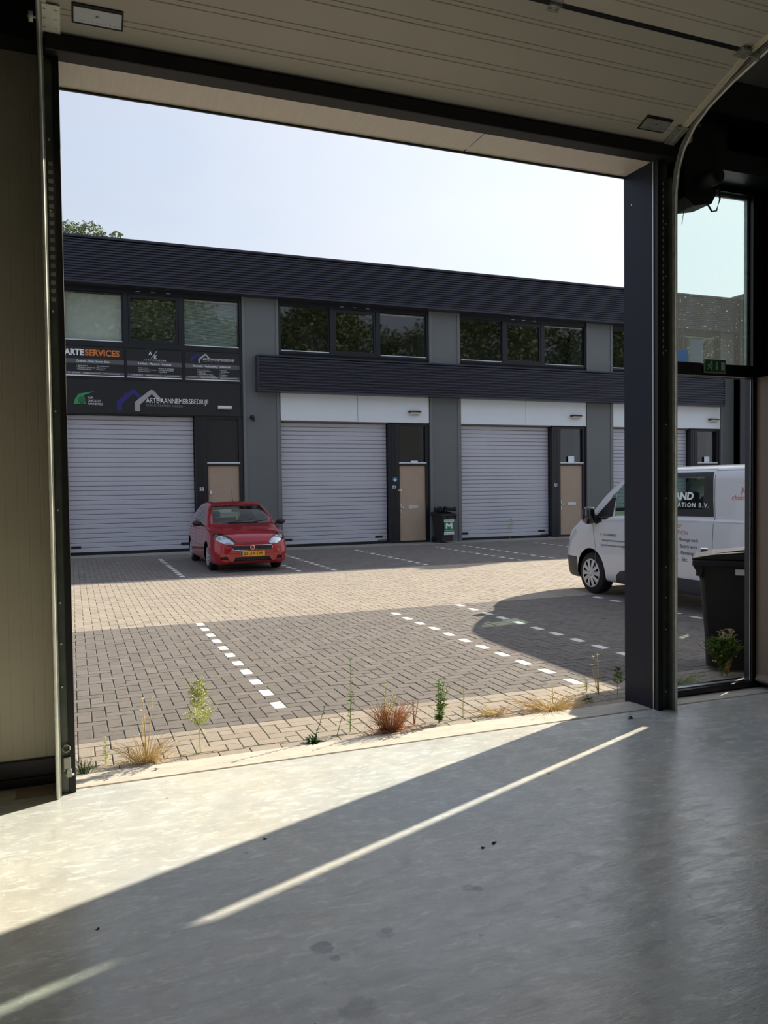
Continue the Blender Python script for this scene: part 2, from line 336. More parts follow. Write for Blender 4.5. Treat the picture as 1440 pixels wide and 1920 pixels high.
# ---------------------------------------------------------------- overhead sectional door, open under the ceiling
od = thing('overhead_door', 'raised cream sectional garage door curving up under the ceiling', 'garage door', (1.83, 4.30, 3.80))
path = [(4.30, 3.80), (3.62, 4.07), (2.92, 4.17), (2.21, 4.18), (1.50, 4.18), (0.79, 4.18), (0.08, 4.18)]
ox, oy, oz = 1.83, 4.30, 3.80
def panel_profile(Ln):
    pts = [(0.006, 0.0)]
    u = 0.06
    for g in (0.115, 0.145, 0.285, 0.315, 0.455, 0.485, 0.60, 0.625):
        if g < Ln-0.02: pts += [(g-0.004, 0.0), (g, -0.0035), (g+0.004, 0.0)]
    pts += [(Ln-0.012, 0.0), (Ln-0.004, -0.008), (Ln-0.004, -0.04), (0.002, -0.04), (0.002, -0.006)]
    return pts
def seg_frame(a, b):
    d = Vector((0, b[0]-a[0], b[1]-a[1])); Ln = d.length; d.normalize(); nrm = Vector((0, -d.z, d.y))     # nrm: towards the room
    if nrm.z > 0: nrm = -nrm
    return d, nrm, Ln
for i, (a, b) in enumerate(zip(path, path[1:])):
    d, nrm, Ln = seg_frame(a, b); mb = MB(); prof = panel_profile(Ln)
    pp = [Vector((0, a[0], a[1])) + d*u + nrm*w_ for u, w_ in prof]
    pts = [(q.y-oy, q.z-oz) for q in pp]
    pn = mb.prism(pts, 'x', -0.10-ox, 3.77-ox).build('panel', m_cream, od)
    def onp(mbx, x, u, h): q = Vector((x-ox, a[0]-oy, a[1]-oz)) + d*u + nrm*h; return q
    R = Matrix(((1, 0, 0), (0, d.y, nrm.y), (0, d.z, nrm.z))).to_4x4()
    def place(mbx, x, u, h): mbx.bm.transform(R); mbx.bm.transform(Matrix.Translation(onp(None, x, u, h)))
    if i < 5:
        for x0, x1 in ((-0.10, -0.06), (3.725, 3.77)):     # end caps: pale flanged profile
            e_ = MB().box(x0-x0, x1-x0, 0, Ln-0.01, -0.002, 0.008, bev=0.002).box(0.012, 0.018, 0, Ln-0.01, 0.008, 0.014); place(e_, x0, 0.005, 0); e_.build('end_cap', m_creamw, pn)
        for hx in (1.15, 2.42, 3.70, -0.06):                           # hinges on the joint to the next panel
            h = MB().box(-0.035, 0.035, -0.045, 0.045, 0, 0.004, bev=0.001).cyl((-0.035, 0, 0.008), (0.035, 0, 0.008), 0.009, 10)
            h.cyl((-0.02, 0.03, 0.004), (-0.02, 0.03, 0.010), 0.006, 6).cyl((0.02, 0.03, 0.004), (0.02, 0.03, 0.010), 0.006, 6).cyl((-0.02, -0.03, 0.004), (-0.02, -0.03, 0.010), 0.006, 6).cyl((0.02, -0.03, 0.004), (0.02, -0.03, 0.010), 0.006, 6)
            if hx > 3 or hx < 0:
                sgn = 1 if hx > 3 else -1
                h.cyl((0, 0, 0.03), (sgn*0.12, 0, 0.03), 0.006, 8).cyl((sgn*0.085, 0, 0.03), (sgn*0.105, 0, 0.03), 0.024, 14).box(-0.03, 0.03, -0.03, 0.03, 0.004, 0.036, bev=0.003)
            place(h, hx, Ln, 0.002); h.build('hinge', m_galv, pn)
        jg = MB().box(0, 3.83, -0.014, 0.014, 0.0005, 0.004); place(jg, -0.08, Ln, 0); jg.build('joint_shade', m_dsteel, pn)  # dark strip painted in for the shadow in the gap between panels
    if i == 0:
        for hx, hw in ((0.17, 0.22), (3.53, 0.19)):
            g = MB().box(-hw/2-0.008, hw/2+0.008, 0.085, 0.195, 0.0, 0.006, bev=0.002); place(g, hx, 0.0, 0.0005); hf = g.build('handle', m_black, pn)
            g = MB().box(-hw/2, hw/2, 0.098, 0.180, 0.006, 0.010, bev=0.001).cyl((0, 0.14, 0.01), (0, 0.14, 0.016), 0.009, 12)
            for k in range(10): g.box(-hw/2+0.025+k*hw/11, -hw/2+0.032+k*hw/11, 0.108, 0.112, 0.010, 0.012)
            place(g, hx, 0.0, 0.0005); g.build('handle_plate', m_white if hx < 1 else m_galv, pn)
        for hx, sgn in ((-0.045, -1), (3.735, 1)):   # bottom brackets
            g = MB().box(-0.045, 0.045, 0.0, 0.16, 0.0, 0.004, bev=0.001).box(-0.045, 0.045, -0.02, 0.0, -0.03, 0.012, bev=0.002).cyl((-0.06, -0.01, 0.014), (0.09, -0.01, 0.014), 0.006, 8).cyl((sgn*0.045, 0.10, 0.03), (sgn*0.10, 0.10, 0.03), 0.006, 8).cyl((sgn*0.075, 0.10, 0.03), (sgn*0.095, 0.10, 0.03), 0.024, 14)
            for px_, py_ in ((-0.025, 0.03), (0.025, 0.03), (-0.025, 0.08), (0.025, 0.08), (-0.025, 0.13), (0.025, 0.13)): g.cyl((px_, py_, 0.004), (px_, py_, 0.009), 0.007, 6)
            place(g, hx, 0.005, 0.009); g.build('bottom_bracket', m_galvb if hx < 1 else m_galv, pn)
        g = MB().box(0, 3.78, -0.03, 0.0, -0.035, 0.002, bev=0.006).tube([(0, -0.045, -0.018), (3.78, -0.045, -0.018)], 0.018, 10); place(g, -0.05, 0.0, 0.0); g.build('bottom_seal', m_black, pn)

# tracks
TP = [(4.31, 0.0), (4.31, 3.36), (4.305, 3.50), (4.28, 3.64), (4.23, 3.76), (4.13, 3.87), (4.00, 3.945), (3.80, 4.01), (3.53, 4.07), (3.1, 4.13), (2.6, 4.145), (0.0, 4.145)]
def track(name, label, X, s):
    t = thing(name, label, 'door track', (X, 4.31, 0)); bm = bmesh.new()
    # open C channel swept along the path; section offsets: (x, outwards normal)
    sec = [(0.0, -0.014), (0.0, 0.0), (-0.004, 0.010), (0.022*s, 0.014), (0.024*s, -0.010), (0.006*s, -0.016)] if s > 0 else [(0.0, -0.014), (0.0, 0.0), (0.004, 0.010), (-0.022, 0.014), (-0.024, -0.010), (-0.006, -0.016)]
    rings = []
    for i, q in enumerate(TP):
        a = Vector(TP[max(i-1, 0)]); b = Vector(TP[min(i+1, len(TP)-1)]); d = (b-a).normalized(); nn = Vector((-d.y, d.x))
        rings.append([bm.verts.new((sx_, q[0]-4.31 + nn.x*o_, q[1] + nn.y*o_)) for sx_, o_ in sec])
    for A, B in zip(rings, rings[1:]):
        for k in range(len(sec)): 
            f = bm.faces.new((A[k], A[(k+1) % len(sec)], B[(k+1) % len(sec)], B[k]))
    link('rail', bm, m_galv, t)
    bead = []
    for i, q in enumerate(TP):
        a = Vector(TP[max(i-1, 0)]); b = Vector(TP[min(i+1, len(TP)-1)]); d = (b-a).normalized(); nn = Vector((-d.y, d.x)); bead.append((0.012*s, q[0]-4.31 + nn.x*0.024, q[1] + nn.y*0.024))
    MB().tube(bead, 0.008, 12).build('sun_catching_bead', m_galvb, t)  # near-white bead added along the rail to catch sun as a bright line
    g = MB().box(-0.040*s, -0.002*s, 0.045, 0.05, 0.0, 3.70) if s < 0 else MB().box(-0.070, 0.0, 0.045, 0.05, 0.0, 3.70)
    g.box(-0.004*s, 0.0, 0.0, 0.05, 0.0, 3.60)
    an = g.build('frame_angle', m_angle, t)
    sl = MB()
    for k in range(28 if s > 0 else 17):
        z = (2.42 if s > 0 else 2.50) + k*0.042
        sl.prism([(-0.048*s, z), (-0.040*s, z+0.004), (-0.040*s, z+0.022), (-0.048*s, z+0.018)], 'y', 0.0405, 0.0455) if s > 0 else sl.prism([(0.012, z), (0.034, z), (0.034, z+0.020), (0.012, z+0.020)], 'y', 0.040, 0.0445)
    sl.build('slots', m_galv if s < 0 else m_galvb, an, kind='stuff')
    for z in (0.12, 0.55, 0.77, 0.98, 1.45, 1.95, 2.45, 2.95, 3.3):
        MB().cyl((-0.018*s, 0.038, z), (-0.018*s, 0.046, z), 0.005, 8).build('bolt', m_galvb, an)
    return t
tl = track('door_track', 'vertical galvanised steel door track against the cream wall, left of opening', -0.085, -1)
tr_ = track('door_track', 'galvanised steel door track on dark pillar, curving up beside the motor', 3.79, 1)
g = MB()
g.tube([(0.03+0.018*math.cos(a), 0.03, 0.235+0.018*math.sin(a)) for a in [k*PI/8 for k in range(17)]], 0.004, 6).box(0.015, 0.05, 0.02, 0.04, 0.13, 0.19, bev=0.004).box(0.03, 0.055, 0.01, 0.045, 0.09, 0.13, bev=0.003).cyl((0.02, 0.02, 0.10), (0.065, 0.02, 0.10), 0.006, 8)
g.build('stop_bracket', m_galv, tl)
# operator
mo = thing('door_motor', 'black boxed garage door motor hanging under the beam beside curved track', 'motor', (4.0, 4.36, 3.42))
MB().prism([(-0.13, 0.05), (-0.05, 0.0), (0.10, 0.03), (0.14, 0.10), (0.14, 0.42), (0.08, 0.52), (-0.10, 0.52), (-0.13, 0.4)], 'y', -0.08, 0.10).build('housing', m_black, mo)
MB().lathe([(0.0, 0), (0.05, 0), (0.055, 0.02), (0.055, 0.14), (0.045, 0.16), (0, 0.16)], (0.02, -0.07, 0.16), (0, -1, 0.0), 20).build('motor_drum', m_black, mo)
MB().tube([(0.08, -0.05, 0.05), (0.13, -0.05, -0.01), (0.17, -0.05, 0.0), (0.20, -0.05, 0.08), (0.19, -0.05, 0.22), (0.16, -0.05, 0.34)], 0.006, 8).build('cable_loop', m_black, mo)
MB().tube([(-0.10, -0.04, 0.05), (-0.105, -0.04, -0.04), (-0.12, -0.04, -0.12)], 0.002, 5).build('cord', m_black, mo)
MB().cyl((-3.9, 0.03, 0.60), (0.1, 0.03, 0.60), 0.013, 10).build('shaft', m_galv, mo)

# ---------------------------------------------------------------- side door and transom window
dr = struct('door_1', MB().box(3.82, 3.90, 4.56, 4.635, 0, OZ).box(4.765, 4.80, 4.56, 4.635, 0.0, OZ).box(4.825, 4.90, 4.56, 4.635, 0, OZ).box(4.80, 4.825, 4.58, 4.635, 0, OZ).box(3.9, 4.765, 4.56, 4.635, 3.675, OZ)
            .box(3.9, 4.765, 4.555, 4.635, 2.33, 2.425, bev=0.004).box(3.82, 4.83, 4.56, 4.70, 0, 0.045, bev=0.006), m_frame)
MB().box(3.9, 4.765, 4.574, 4.58, 2.318, 2.328).box(4.757, 4.765, 4.574, 4.58, 0.05, 2.32).box(3.86, 4.80, 4.60, 4.64, 0.045, 0.052).build('edge_strip', m_alu, dr)
MB().box(3.9, 4.765, 4.605, 4.625, 3.655, 3.675).box(4.80, 4.806, 4.575, 4.60, 2.43, 3.70).box(4.745, 4.765, 4.60, 4.63, 2.43, 3.66).build('bead_and_lit_slot', m_galv, dr)  # glazing beads, plus a thin strip standing in for a slot edge lit by sky
MB().box(3.9, 4.75, 4.615, 4.621, 2.43, 3.66).build('pane', m_gdirty, dr)
lf = thing('open_door_leaf', 'taupe steel door leaf swung open inward at the right jamb', 'door', (4.80, 4.56, 0), rz=0.0)
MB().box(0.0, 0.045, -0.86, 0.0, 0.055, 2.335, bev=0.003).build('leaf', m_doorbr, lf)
MB().prism([(-0.02, 0.055), (-0.02, 0.07), (0.0, 0.105), (0.0, 0.055)], 'y', -0.86, -0.015).build('drip_bar', m_doorbr, lf)
MB().box(0.01, 0.035, -0.85, -0.01, 0.03, 0.055).build('bottom_brush', m_black, lf)
# exit sign and papers
ex = thing('exit_sign', 'small green emergency exit sign on the black rail of the side window', 'sign', (4.385, 4.540, 2.400), rz=0)
MB().box(-0.10, 0.10, 0.0, 0.012, -0.05, 0.05, bev=0.003).build('frame', m_galv, ex)
MB().box(-0.092, 0.092, -0.003, 0.0, -0.042, 0.042).build('face', m_exit, ex)
MB().box(0.052, 0.082, -0.006, -0.003, -0.03, 0.032).build('doorway_symbol', m_txtw, ex)
s_ = MB()
s_.box(0.008, 0.013, -0.006, -0.003, -0.010, 0.032).prism([(0.0, -0.008), (0.0105, -0.030), (0.021, -0.008)], 'y', -0.006, -0.003)
s_.build('arrow_symbol', m_txtw, ex); s_ = MB()
s_.cyl((-0.040, -0.003, 0.027), (-0.040, -0.006, 0.027), 0.007, 10)
for a, b in (((-0.046, 0.018), (-0.056, -0.004)), ((-0.046, 0.016), (-0.030, 0.006)), ((-0.048, 0.016), (-0.068, 0.010)), ((-0.068, 0.010), (-0.072, 0.0)), ((-0.056, -0.004), (-0.040, -0.012)), ((-0.040, -0.012), (-0.042, -0.030)), ((-0.056, -0.004), (-0.064, -0.018)), ((-0.064, -0.018), (-0.080, -0.020))):
    s_.tube([(a[0], -0.0045, a[1]), (b[0], -0.0045, b[1])], 0.0035, 6)
s_.build('running_figure', m_txtw, ex)
tag(MB().prism([(4.06, 2.426), (4.19, 2.426), (4.185, 2.515), (4.06, 2.52)], 'y', 4.598, 4.60).build('blue_paper', paper('pale_blue_paper', (165, 190, 228))), 'pale blue sheet of paper standing against the window above the exit sign rail', 'paper')
tag(MB().prism([(4.20, 2.426), (4.325, 2.426), (4.325, 2.60), (4.205, 2.60)], 'y', 4.602, 4.604).build('grey_paper', paper('pale_grey_paper', (205, 210, 220))), 'taller pale grey sheet of paper against the window, right of blue sheet', 'paper')

# own building outside: neighbours either side and the storey above
ob_ = thing('own_building', 'front of the building around the open garage door', 'building', (2.2, 4.68, 0))
MB().box(-12, -3.15, -8, 0, -0.2, 7.3).box(3.35, 16, -8, 0, -0.2, 7.3).box(-3.15, 3.35, -8, 0, 5.27, 7.3).build('wall', m_column, ob_)
MB().box(-12, 16, 0.0, 0.06, 6.3, 7.4).build('roof_band', m_clad, ob_)
for q in ((-2.2, 2.75, 3.85, 4.6), (3.4, 8.0, 3.6, 4.4), (-8, -3.2, 3.6, 4.4)): MB().box(q[0], q[1], 0.0, 0.02, q[2], q[3]).build('fascia_panel', m_white, ob_)
for q in ((3.8, 7.0), (-7.5, -4.3)): MB().box(q[0], q[1], 0.0, 0.03, 0, 3.5).build('roller_shutter', m_slat, ob_)
#@@PART3
# ---------------------------------------------------------------- paving
U = 0.0937
def brick_bm(w_, d_, x0, y0, bm, lay, tintv, mi, gap=0.0026, h=0.0, tilt=(0, 0), bottom=-0.045):
    x1, y1 = x0+w_, y0+d_; g = gap; c = 0.0032
    cx, cy = (x0+x1)/2, (y0+y1)/2
    def z(x, y): return h + tilt[0]*(x-cx) + tilt[1]*(y-cy)
    o = [(x0+g, y0+g), (x1-g, y0+g), (x1-g, y1-g), (x0+g, y1-g)]; i_ = [(x0+g+c, y0+g+c), (x1-g-c, y0+g+c), (x1-g-c, y1-g-c), (x0+g+c, y1-g-c)]
    A = [bm.verts.new((p[0], p[1], bottom)) for p in o]; B = [bm.verts.new((p[0], p[1], z(*p)-0.002)) for p in o]; T = [bm.verts.new((p[0], p[1], z(*p))) for p in i_]
    fs = [bm.faces.new(T)]
    for k in range(4):
        fs.append(bm.faces.new((A[k], A[(k+1) % 4], B[(k+1) % 4], B[k]))); fs.append(bm.faces.new((B[k], B[(k+1) % 4], T[(k+1) % 4], T[k])))
    for f in fs: f.material_index = mi
    for f in fs:
        for lp in f.loops: lp[lay] = (*tintv, 1)
ZP = -0.022
def herringbone(x0, x1, y0, y1):
    """cells of a 90 degree herringbone clipped to the rectangle -> (x, y, w, d, i, vertical?)"""
    i0, i1 = 0, int(round((x1-x0)/U)); j0, j1 = 0, int(round((y1-y0)/U)); out = []; ox_ = int(round(x0/U)); oy_ = int(round((y0-5.25)/U))
    for i in range(i0-1, i1):
        for j in range(j0-1, j1):
            m_ = ((i+ox_) - (j+oy_)) % 4
            if m_ == 0: c = (i, j, 2, 1)
            elif m_ == 3: c = (i, j, 1, 2)
            else: continue
            a, b = max(c[0], i0), max(c[1], j0); a2, b2 = min(c[0]+c[2], i1), min(c[1]+c[3], j1)
            if a2 > a and b2 > b: out.append((x0+a*U, y0+b*U, (a2-a)*U, (b2-b)*U, i+ox_, c[3] == 2))
    return out
def snap(v, base=0.0): return base + round((v-base)/U)*U
bed = MB().box(-14, 30, 4.66, 20.3, -0.3, ZP-0.007).build('parking_court', m_sand); bed['kind'] = 'structure'
GX = snap(-3.0)
def tint_of(base, v): 
    k = random.gauss(1, v); r_ = random.gauss(0, 0.012)
    return (base[0]*k*(1+r_), base[1]*k, base[2]*k*(1-r_))
TAN = (1.0, 1.0, 1.0); DK = (1.0, 1.0, 1.0)
Y0 = 4.665; YB = 5.25; YT = snap(9.42, YB); YF = snap(14.3, YB); YE = snap(19.5, YB)
bricks = []     # (x,y,w,d,mat,white)
nb = int((14-GX)/(2*U))
for r_ in range(1):
    for k in range(nb):
        bricks.append((GX+k*2*U+0.03, Y0, 2*U, U, 'tan')); bricks.append((GX+k*2*U, YB-U, 2*U, U, 'tan'))
yb0 = YB - U - 5*U + (Y0+U-(YB-6*U))
for (x, y, w_, d_, i, v) in herringbone(GX, 9.5, YB-6*U, YB-U):
    if y < Y0+U: d_ -= (Y0+U-y); y = Y0+U
    if d_ > 0.02: bricks.append((x, y, w_, d_, 'tan'))
near_cols = [int(math.floor(v/U)) for v in (1.345, 3.72, 4.70, 6.84)]
far_cols = [int(math.floor(v/U)) for v in (1.85, 3.96, 4.65, 6.65, 8.80, 9.57, 11.80, 14.1, 14.9)]
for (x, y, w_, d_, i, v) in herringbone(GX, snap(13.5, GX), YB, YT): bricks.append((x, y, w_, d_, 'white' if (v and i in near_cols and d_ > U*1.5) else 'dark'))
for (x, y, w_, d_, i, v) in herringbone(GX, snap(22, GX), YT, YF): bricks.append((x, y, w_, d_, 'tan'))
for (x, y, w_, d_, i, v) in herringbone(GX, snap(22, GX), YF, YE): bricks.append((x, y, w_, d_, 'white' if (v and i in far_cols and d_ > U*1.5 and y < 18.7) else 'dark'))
def in_view(x, y):
    d = Vector((x, y, -CH)); zz = d.dot(_f)
    if zz <= 0: return False
    px = 720 + F*d.dot(_r2)/zz; return 135 < px < 1330
cand = sorted([(math.hypot(b[0], b[1]), k) for k, b in enumerate(bricks) if b[4] != 'white' and in_view(b[0]+b[2]/2, b[1]+b[3]/2)])
single = set(k for _, k in cand[:300])
fields = {'tan': (bmesh.new(), m_btan), 'dark': (bmesh.new(), m_bdark)}
lays = {k: v[0].loops.layers.float_color.new('tint') for k, v in fields.items()}
for k, (x, y, w_, d_, kind_) in enumerate(bricks):
    far = y > 12
    hh = ZP + random.uniform(-0.0015, 0.0015); tl_ = (random.uniform(-0.008, 0.008), random.uniform(-0.008, 0.008))
    if kind_ == 'white' or k in single:
        bm = bmesh.new(); ly = bm.loops.layers.float_color.new('tint')
        brick_bm(w_, d_, -w_/2, -d_/2, bm, ly, tint_of(TAN, 0.05 if kind_ == 'tan' else 0.06), 0, h=hh, tilt=tl_)
        link('marking_brick' if kind_ == 'white' else 'brick', bm, {'white': m_bwhite, 'tan': m_btan, 'dark': m_bdark}[kind_], bed, loc=(x+w_/2, y+d_/2, 0), recalc=False)
    else:
        bm, _ = fields[kind_]; brick_bm(w_, d_, x, y, bm, lays[kind_], tint_of(TAN, 0.05 if kind_ == 'tan' else 0.06), 0, h=hh, tilt=tl_)
for kk, (bm, m_) in fields.items():
    o = link('brick_field', bm, m_, bed, kind='stuff', recalc=False)
MB().box(-14, 30, 19.5, 20.3, -0.2, -0.005).build('concrete_apron', m_conc, bed)

# ---------------------------------------------------------------- far building
FY = 20.2
fb = thing('commercial_building', 'long two storey row of dark ribbed business units across the court', 'building', (5.0, FY, 0))
BX = -5.0
def bb(mb): mb.bm.transform(Matrix.Translation((BX, 0, 0))); return mb
bb(MB().box(-6.3, 26, 0.9, 12, -0.1, 7.25)).build('core', m_dark, fb)
def ribbed(x0, x1, z0, z1, y, n, dep=0.038):
    pts = []; p_ = (z1-z0)/n
    for k in range(n):
        z = z0 + k*p_
        pts += [(y, z+0.05*p_), (y-dep, z+0.16*p_), (y-dep, z+0.58*p_), (y, z+0.78*p_)]
    pts = [(y+0.05, z0)] + pts + [(y+0.05, z1)]
    return MB().prism(pts[::-1], 'x', x0, x1)
# upper ribbed band in sheets, with roof cap and soffit
for a, b in ((-6.3, -0.16), (-0.155, 6.0), (6.005, 12.0), (12.005, 18.0), (18.005, 20.16)):
    bb(ribbed(a, b, 6.43, 7.40, -0.33, 16)).build('upper_ribbed_sheet', m_clad, fb)
bb(MB().box(-6.3, 20.2, -0.40, 0.2, 7.40, 7.46, bev=0.01)).build('roof_cap', m_clad, fb)
bb(MB().box(-6.3, 20.2, -0.36, 1.0, 6.385, 6.43).box(-6.3, 20.2, -0.30, 0.9, 6.43, 7.42)).build('eaves_soffit', m_clad, fb)
bb(MB().box(-6.3, 26, -0.3, 12, 7.25, 7.40)).build('roof', m_dark, fb)
for a, b in ((4.46, 9.60), (9.603, 14.60), (14.603, 19.58)):
    bb(ribbed(a, b, 4.04, 4.88, -0.30, 11)).build('lower_ribbed_sheet', m_clad, fb)
bb(MB().box(4.44, 19.60, -0.335, 0.0, 4.88, 4.92).box(4.44, 19.60, -0.335, 0.0, 4.00, 4.04).box(4.42, 4.46, -0.335, 0, 4.0, 4.92).box(19.58, 19.62, -0.335, 0, 4.0, 4.92).box(4.46, 19.58, -0.26, 0, 4.03, 4.89)).build('lower_band_frame', m_clad, fb)
# end fin wall
bb(MB().box(20.25, 20.95, -0.75, 0.9, -0.1, 7.55).box(20.2, 20.98, -0.78, 0.9, 7.55, 7.60)).build('end_wall', m_column, fb)
bb(MB().box(20.25, 26, -0.30, 0.9, -0.1, 7.5)).build('wall', m_clad, fb)
bb(MB().box(-6.3, -1.13, -0.02, 0.9, -0.1, 6.40)).build('wall', m_column, fb)
m_blindg = mat('pale_green_roller_blind', (214, 222, 214), 0.8, 0, 0.06, 5)
m_blindl = mat('grey_slat_blind', (178, 196, 192), 0.7, 0, 0.06, 5)
m_blindd = mat('dim_slat_blind', (92, 100, 84), 0.7, 0, 0.1, 5)
units = [(-0.16, 'sign'), (5.04, 'white'), (10.24, 'white'), (15.44, 'white')]
for X0 in (-1.10, 4.10, 9.30, 14.50, 19.70):
    c = bb(MB().box(X0+0.07, X0+0.87, -0.035, 0.9, 0.0, 6.40)).build('grey_column', m_column, fb)
    bb(MB().box(X0, X0+0.075, -0.055, 0.3, 0.0, 6.40, bev=0.006).box(X0+0.865, X0+0.94, -0.055, 0.3, 0, 6.40, bev=0.006)).build('corner_trim', m_coltrim, c)
    bb(MB().box(X0+0.06, X0+0.88, -0.042, 0.0, 0.0, 0.07)).build('plinth', m_coltrim, c)
for ui, (X0, kind_) in enumerate(units):
    X1 = X0 + 4.26
    # window strip with three sashes
    ws = bb(MB().box(X0, X1, 0.0, 0.16, 6.27, 6.40).box(X0, X1, 0.0, 0.16, 5.02, 5.10).box(X0, X0+0.06, 0, 0.16, 5.1, 6.27).box(X1-0.06, X1, 0, 0.16, 5.1, 6.27).box(X0+1.40, X0+1.52, 0, 0.16, 5.1, 6.27).box(X0+2.70, X0+2.82, 0, 0.16, 5.1, 6.27)).build('window_surround', m_frame, fb)
    bb(MB().box(X0, X1, 0.84, 0.9, 4.6, 6.4).box(X0, X1, 0.16, 0.9, 5.0, 5.02)).build('room_behind', m_dark, fb)
    for si, (a, b) in enumerate(((0.06, 1.40), (1.52, 2.70), (2.82, 4.20))):
        a += X0; b += X0; zb_, zt_ = 5.10, 6.27
        if si == 1:
            wn = bb(MB().box(a, b, 0.02, 0.08, zb_, zb_+0.07, bev=0.005).box(a, b, 0.02, 0.08, zt_-0.09, zt_, bev=0.005).box(a, a+0.06, 0.02, 0.08, zb_, zt_, bev=0.005).box(b-0.06, b, 0.02, 0.08, zb_, zt_, bev=0.005)).build('window', m_frame, fb)
            for va in (0.18, 0.54, 0.90): bb(MB().box(a+va, a+va+0.10, -0.006, 0.0, 6.33, 6.345)).build('vent_cap', m_alu, wn)
            pa, pb, pz0, pz1 = a+0.06, b-0.06, zb_+0.07, zt_-0.09
        else:
            wn = bb(MB().box(a, b, 0.05, 0.09, zb_, zb_+0.03).box(a, b, 0.05, 0.09, zt_-0.03, zt_).box(a, a+0.03, 0.05, 0.09, zb_, zt_).box(b-0.03, b, 0.05, 0.09, zb_, zt_)).build('window', m_frame, fb)
            bb(MB().box(a+0.02, b-0.02, 0.01, 0.07, zb_, zb_+0.022)).build('sill_reflection', m_white, wn)  # white strip stands in for the sill's reflection along the window bottom
            if si == 2: bb(MB().box(a+0.02, b-0.02, 0.06, 0.10, zt_-0.06, zt_-0.02)).build('blind_box', m_galv, wn)
            pa, pb, pz0, pz1 = a+0.03, b-0.03, zb_+0.03, zt_-0.03
        bb(MB().box(pa, pb, 0.055, 0.061, pz0, pz1)).build('pane', m_gfar, wn)
        if kind_ == 'sign':
            if si == 0: bb(MB().box(pa, pb, 0.16, 0.165, pz0, pz1)).build('blind', m_blindg, wn)
            else:
                g = MB(); z = pz0 + (0.02 if si == 2 else 0.30); n_ = int((pz1-z)/0.03)
                for k in range(n_): g.quad((pa, 0.13, z+k*0.03), (pb, 0.13, z+k*0.03), (pb, 0.152, z+k*0.03+0.027), (pa, 0.152, z+k*0.03+0.027))
                bb(g).build('blind', m_blindl if si == 2 else m_blindd, wn, kind='stuff')
                if si == 1:
                    g = MB()
                    for k in range(10): g.quad((pa, 0.13, pz0+k*0.03), (pb, 0.13, pz0+k*0.03), (pb, 0.152, pz0+k*0.03+0.02), (pa, 0.152, pz0+k*0.03+0.02))
                    g.box(pa, pb, 0.10, 0.11, pz0+0.30, pz0+0.31); bb(g).build('blind', m_blindl if si == 2 else m_blindd, wn, kind='stuff')
    # fascia
    if kind_ == 'white':
        for a, b in ((X0+0.03, X0+2.14), (X0+2.15, X1-0.02)): bb(MB().box(a, b, -0.03, 0.3, 3.30, 4.02, bev=0.004)).build('fascia_panel', m_white, fb)
        bb(MB().box(X0, X1, 0.0, 0.6, 4.0, 5.05)).build('spandrel', m_dark, fb)
    else:
        bb(MB().box(X0, X1, 0.0, 0.6, 3.36, 5.05)).build('spandrel', m_frame, fb)
        bb(MB().box(X0, X1, -0.02, 0.0, 4.20, 4.25).box(X0, X1, -0.02, 0.0, 4.97, 5.02).box(X0+1.42, X0+1.48, -0.02, 0, 4.2, 5.0).box(X0+2.78, X0+2.84, -0.02, 0, 4.2, 5.0).box(X1-0.05, X1, -0.02, 0, 3.36, 5.0)).build('spandrel_frame', m_frame, fb)
    # roller shutter of separate slats
    zs = 3.27 if kind_ == 'white' else 3.36
    sh = bb(MB().box(X0+0.03, X0+3.06, 0.22, 0.3, 0.0, zs)).build('roller_shutter', m_dark, fb)
    SW = 2.99; ns = 29; SH = (zs-0.06)/ns
    if ui == 0:
        base = MB().prism([(0.0, 0.004), (-0.016, 0.010), (-0.016, SH-0.016), (-0.004, SH-0.002), (0.03, SH-0.002), (0.03, 0.004)], 'x', 0, SW).build('slat', m_slat, sh)
        base.location = (X0+0.04+BX, 0.20, 0.055); s0 = base; st = 1
    else: st = 0
    for k in range(st, ns):
        c = dup(s0, sh, (X0+0.04+BX, 0.20, 0.055+k*SH))
        if ui: c.scale = (1, 1, SH/SH0)
    if ui == 0: SH0 = SH
    bb(MB().box(X0+0.04, X0+3.04, 0.185, 0.24, 0.0, 0.055)).build('bottom_seal', m_black, sh)
    for a in (X0+0.12, X0+2.68): bb(MB().box(a, a+0.22, 0.176, 0.19, 0.15, 0.215, bev=0.004)).build('vent_plate', m_black, sh)
    if kind_ == 'white': bb(MB().box(X0+2.76, X0+3.02, 0.178, 0.19, 0.07, 0.10, bev=0.003)).build('name_plate', m_signgy, sh)
    bb(MB().box(X0, X0+0.04, -0.02, 0.25, 0, zs)).build('shutter_guide', m_coltrim, sh); bb(MB().box(X0, X0+3.06, 0.1, 0.25, zs, zs+0.1)).build('head_rail', m_coltrim, sh)
    # post and entrance door
    dz = 3.27 if kind_ == 'white' else 3.36
    bb(MB().box(X0+3.05, X0+3.29, -0.01, 0.3, 0, dz, bev=0.008).box(X0+3.12, X0+3.14, -0.016, 0.0, 0, dz).box(X0+3.21, X0+3.23, -0.016, 0, 0, dz)).build('door_post', m_frame, fb)
    d = bb(MB().box(X0+3.29, X0+3.36, 0.02, 0.2, 0, dz).box(X0+4.14, X1, 0.02, 0.2, 0, dz).box(X0+3.29, X1, 0.02, 0.2, 2.13, 2.22).box(X0+3.29, X1, 0.02, 0.2, dz-0.05, dz).box(X0+3.29, X1, 0.02, 0.2, 0, 0.05)).build('entrance_door', m_frame, fb)
    bb(MB().box(X0+3.355, X0+4.145, 0.06, 0.12, 0.05, 2.13, bev=0.004).box(X0+3.355, X0+4.145, 0.04, 0.07, 0.05, 0.12, bev=0.004)).build('leaf', m_doorbf, d)
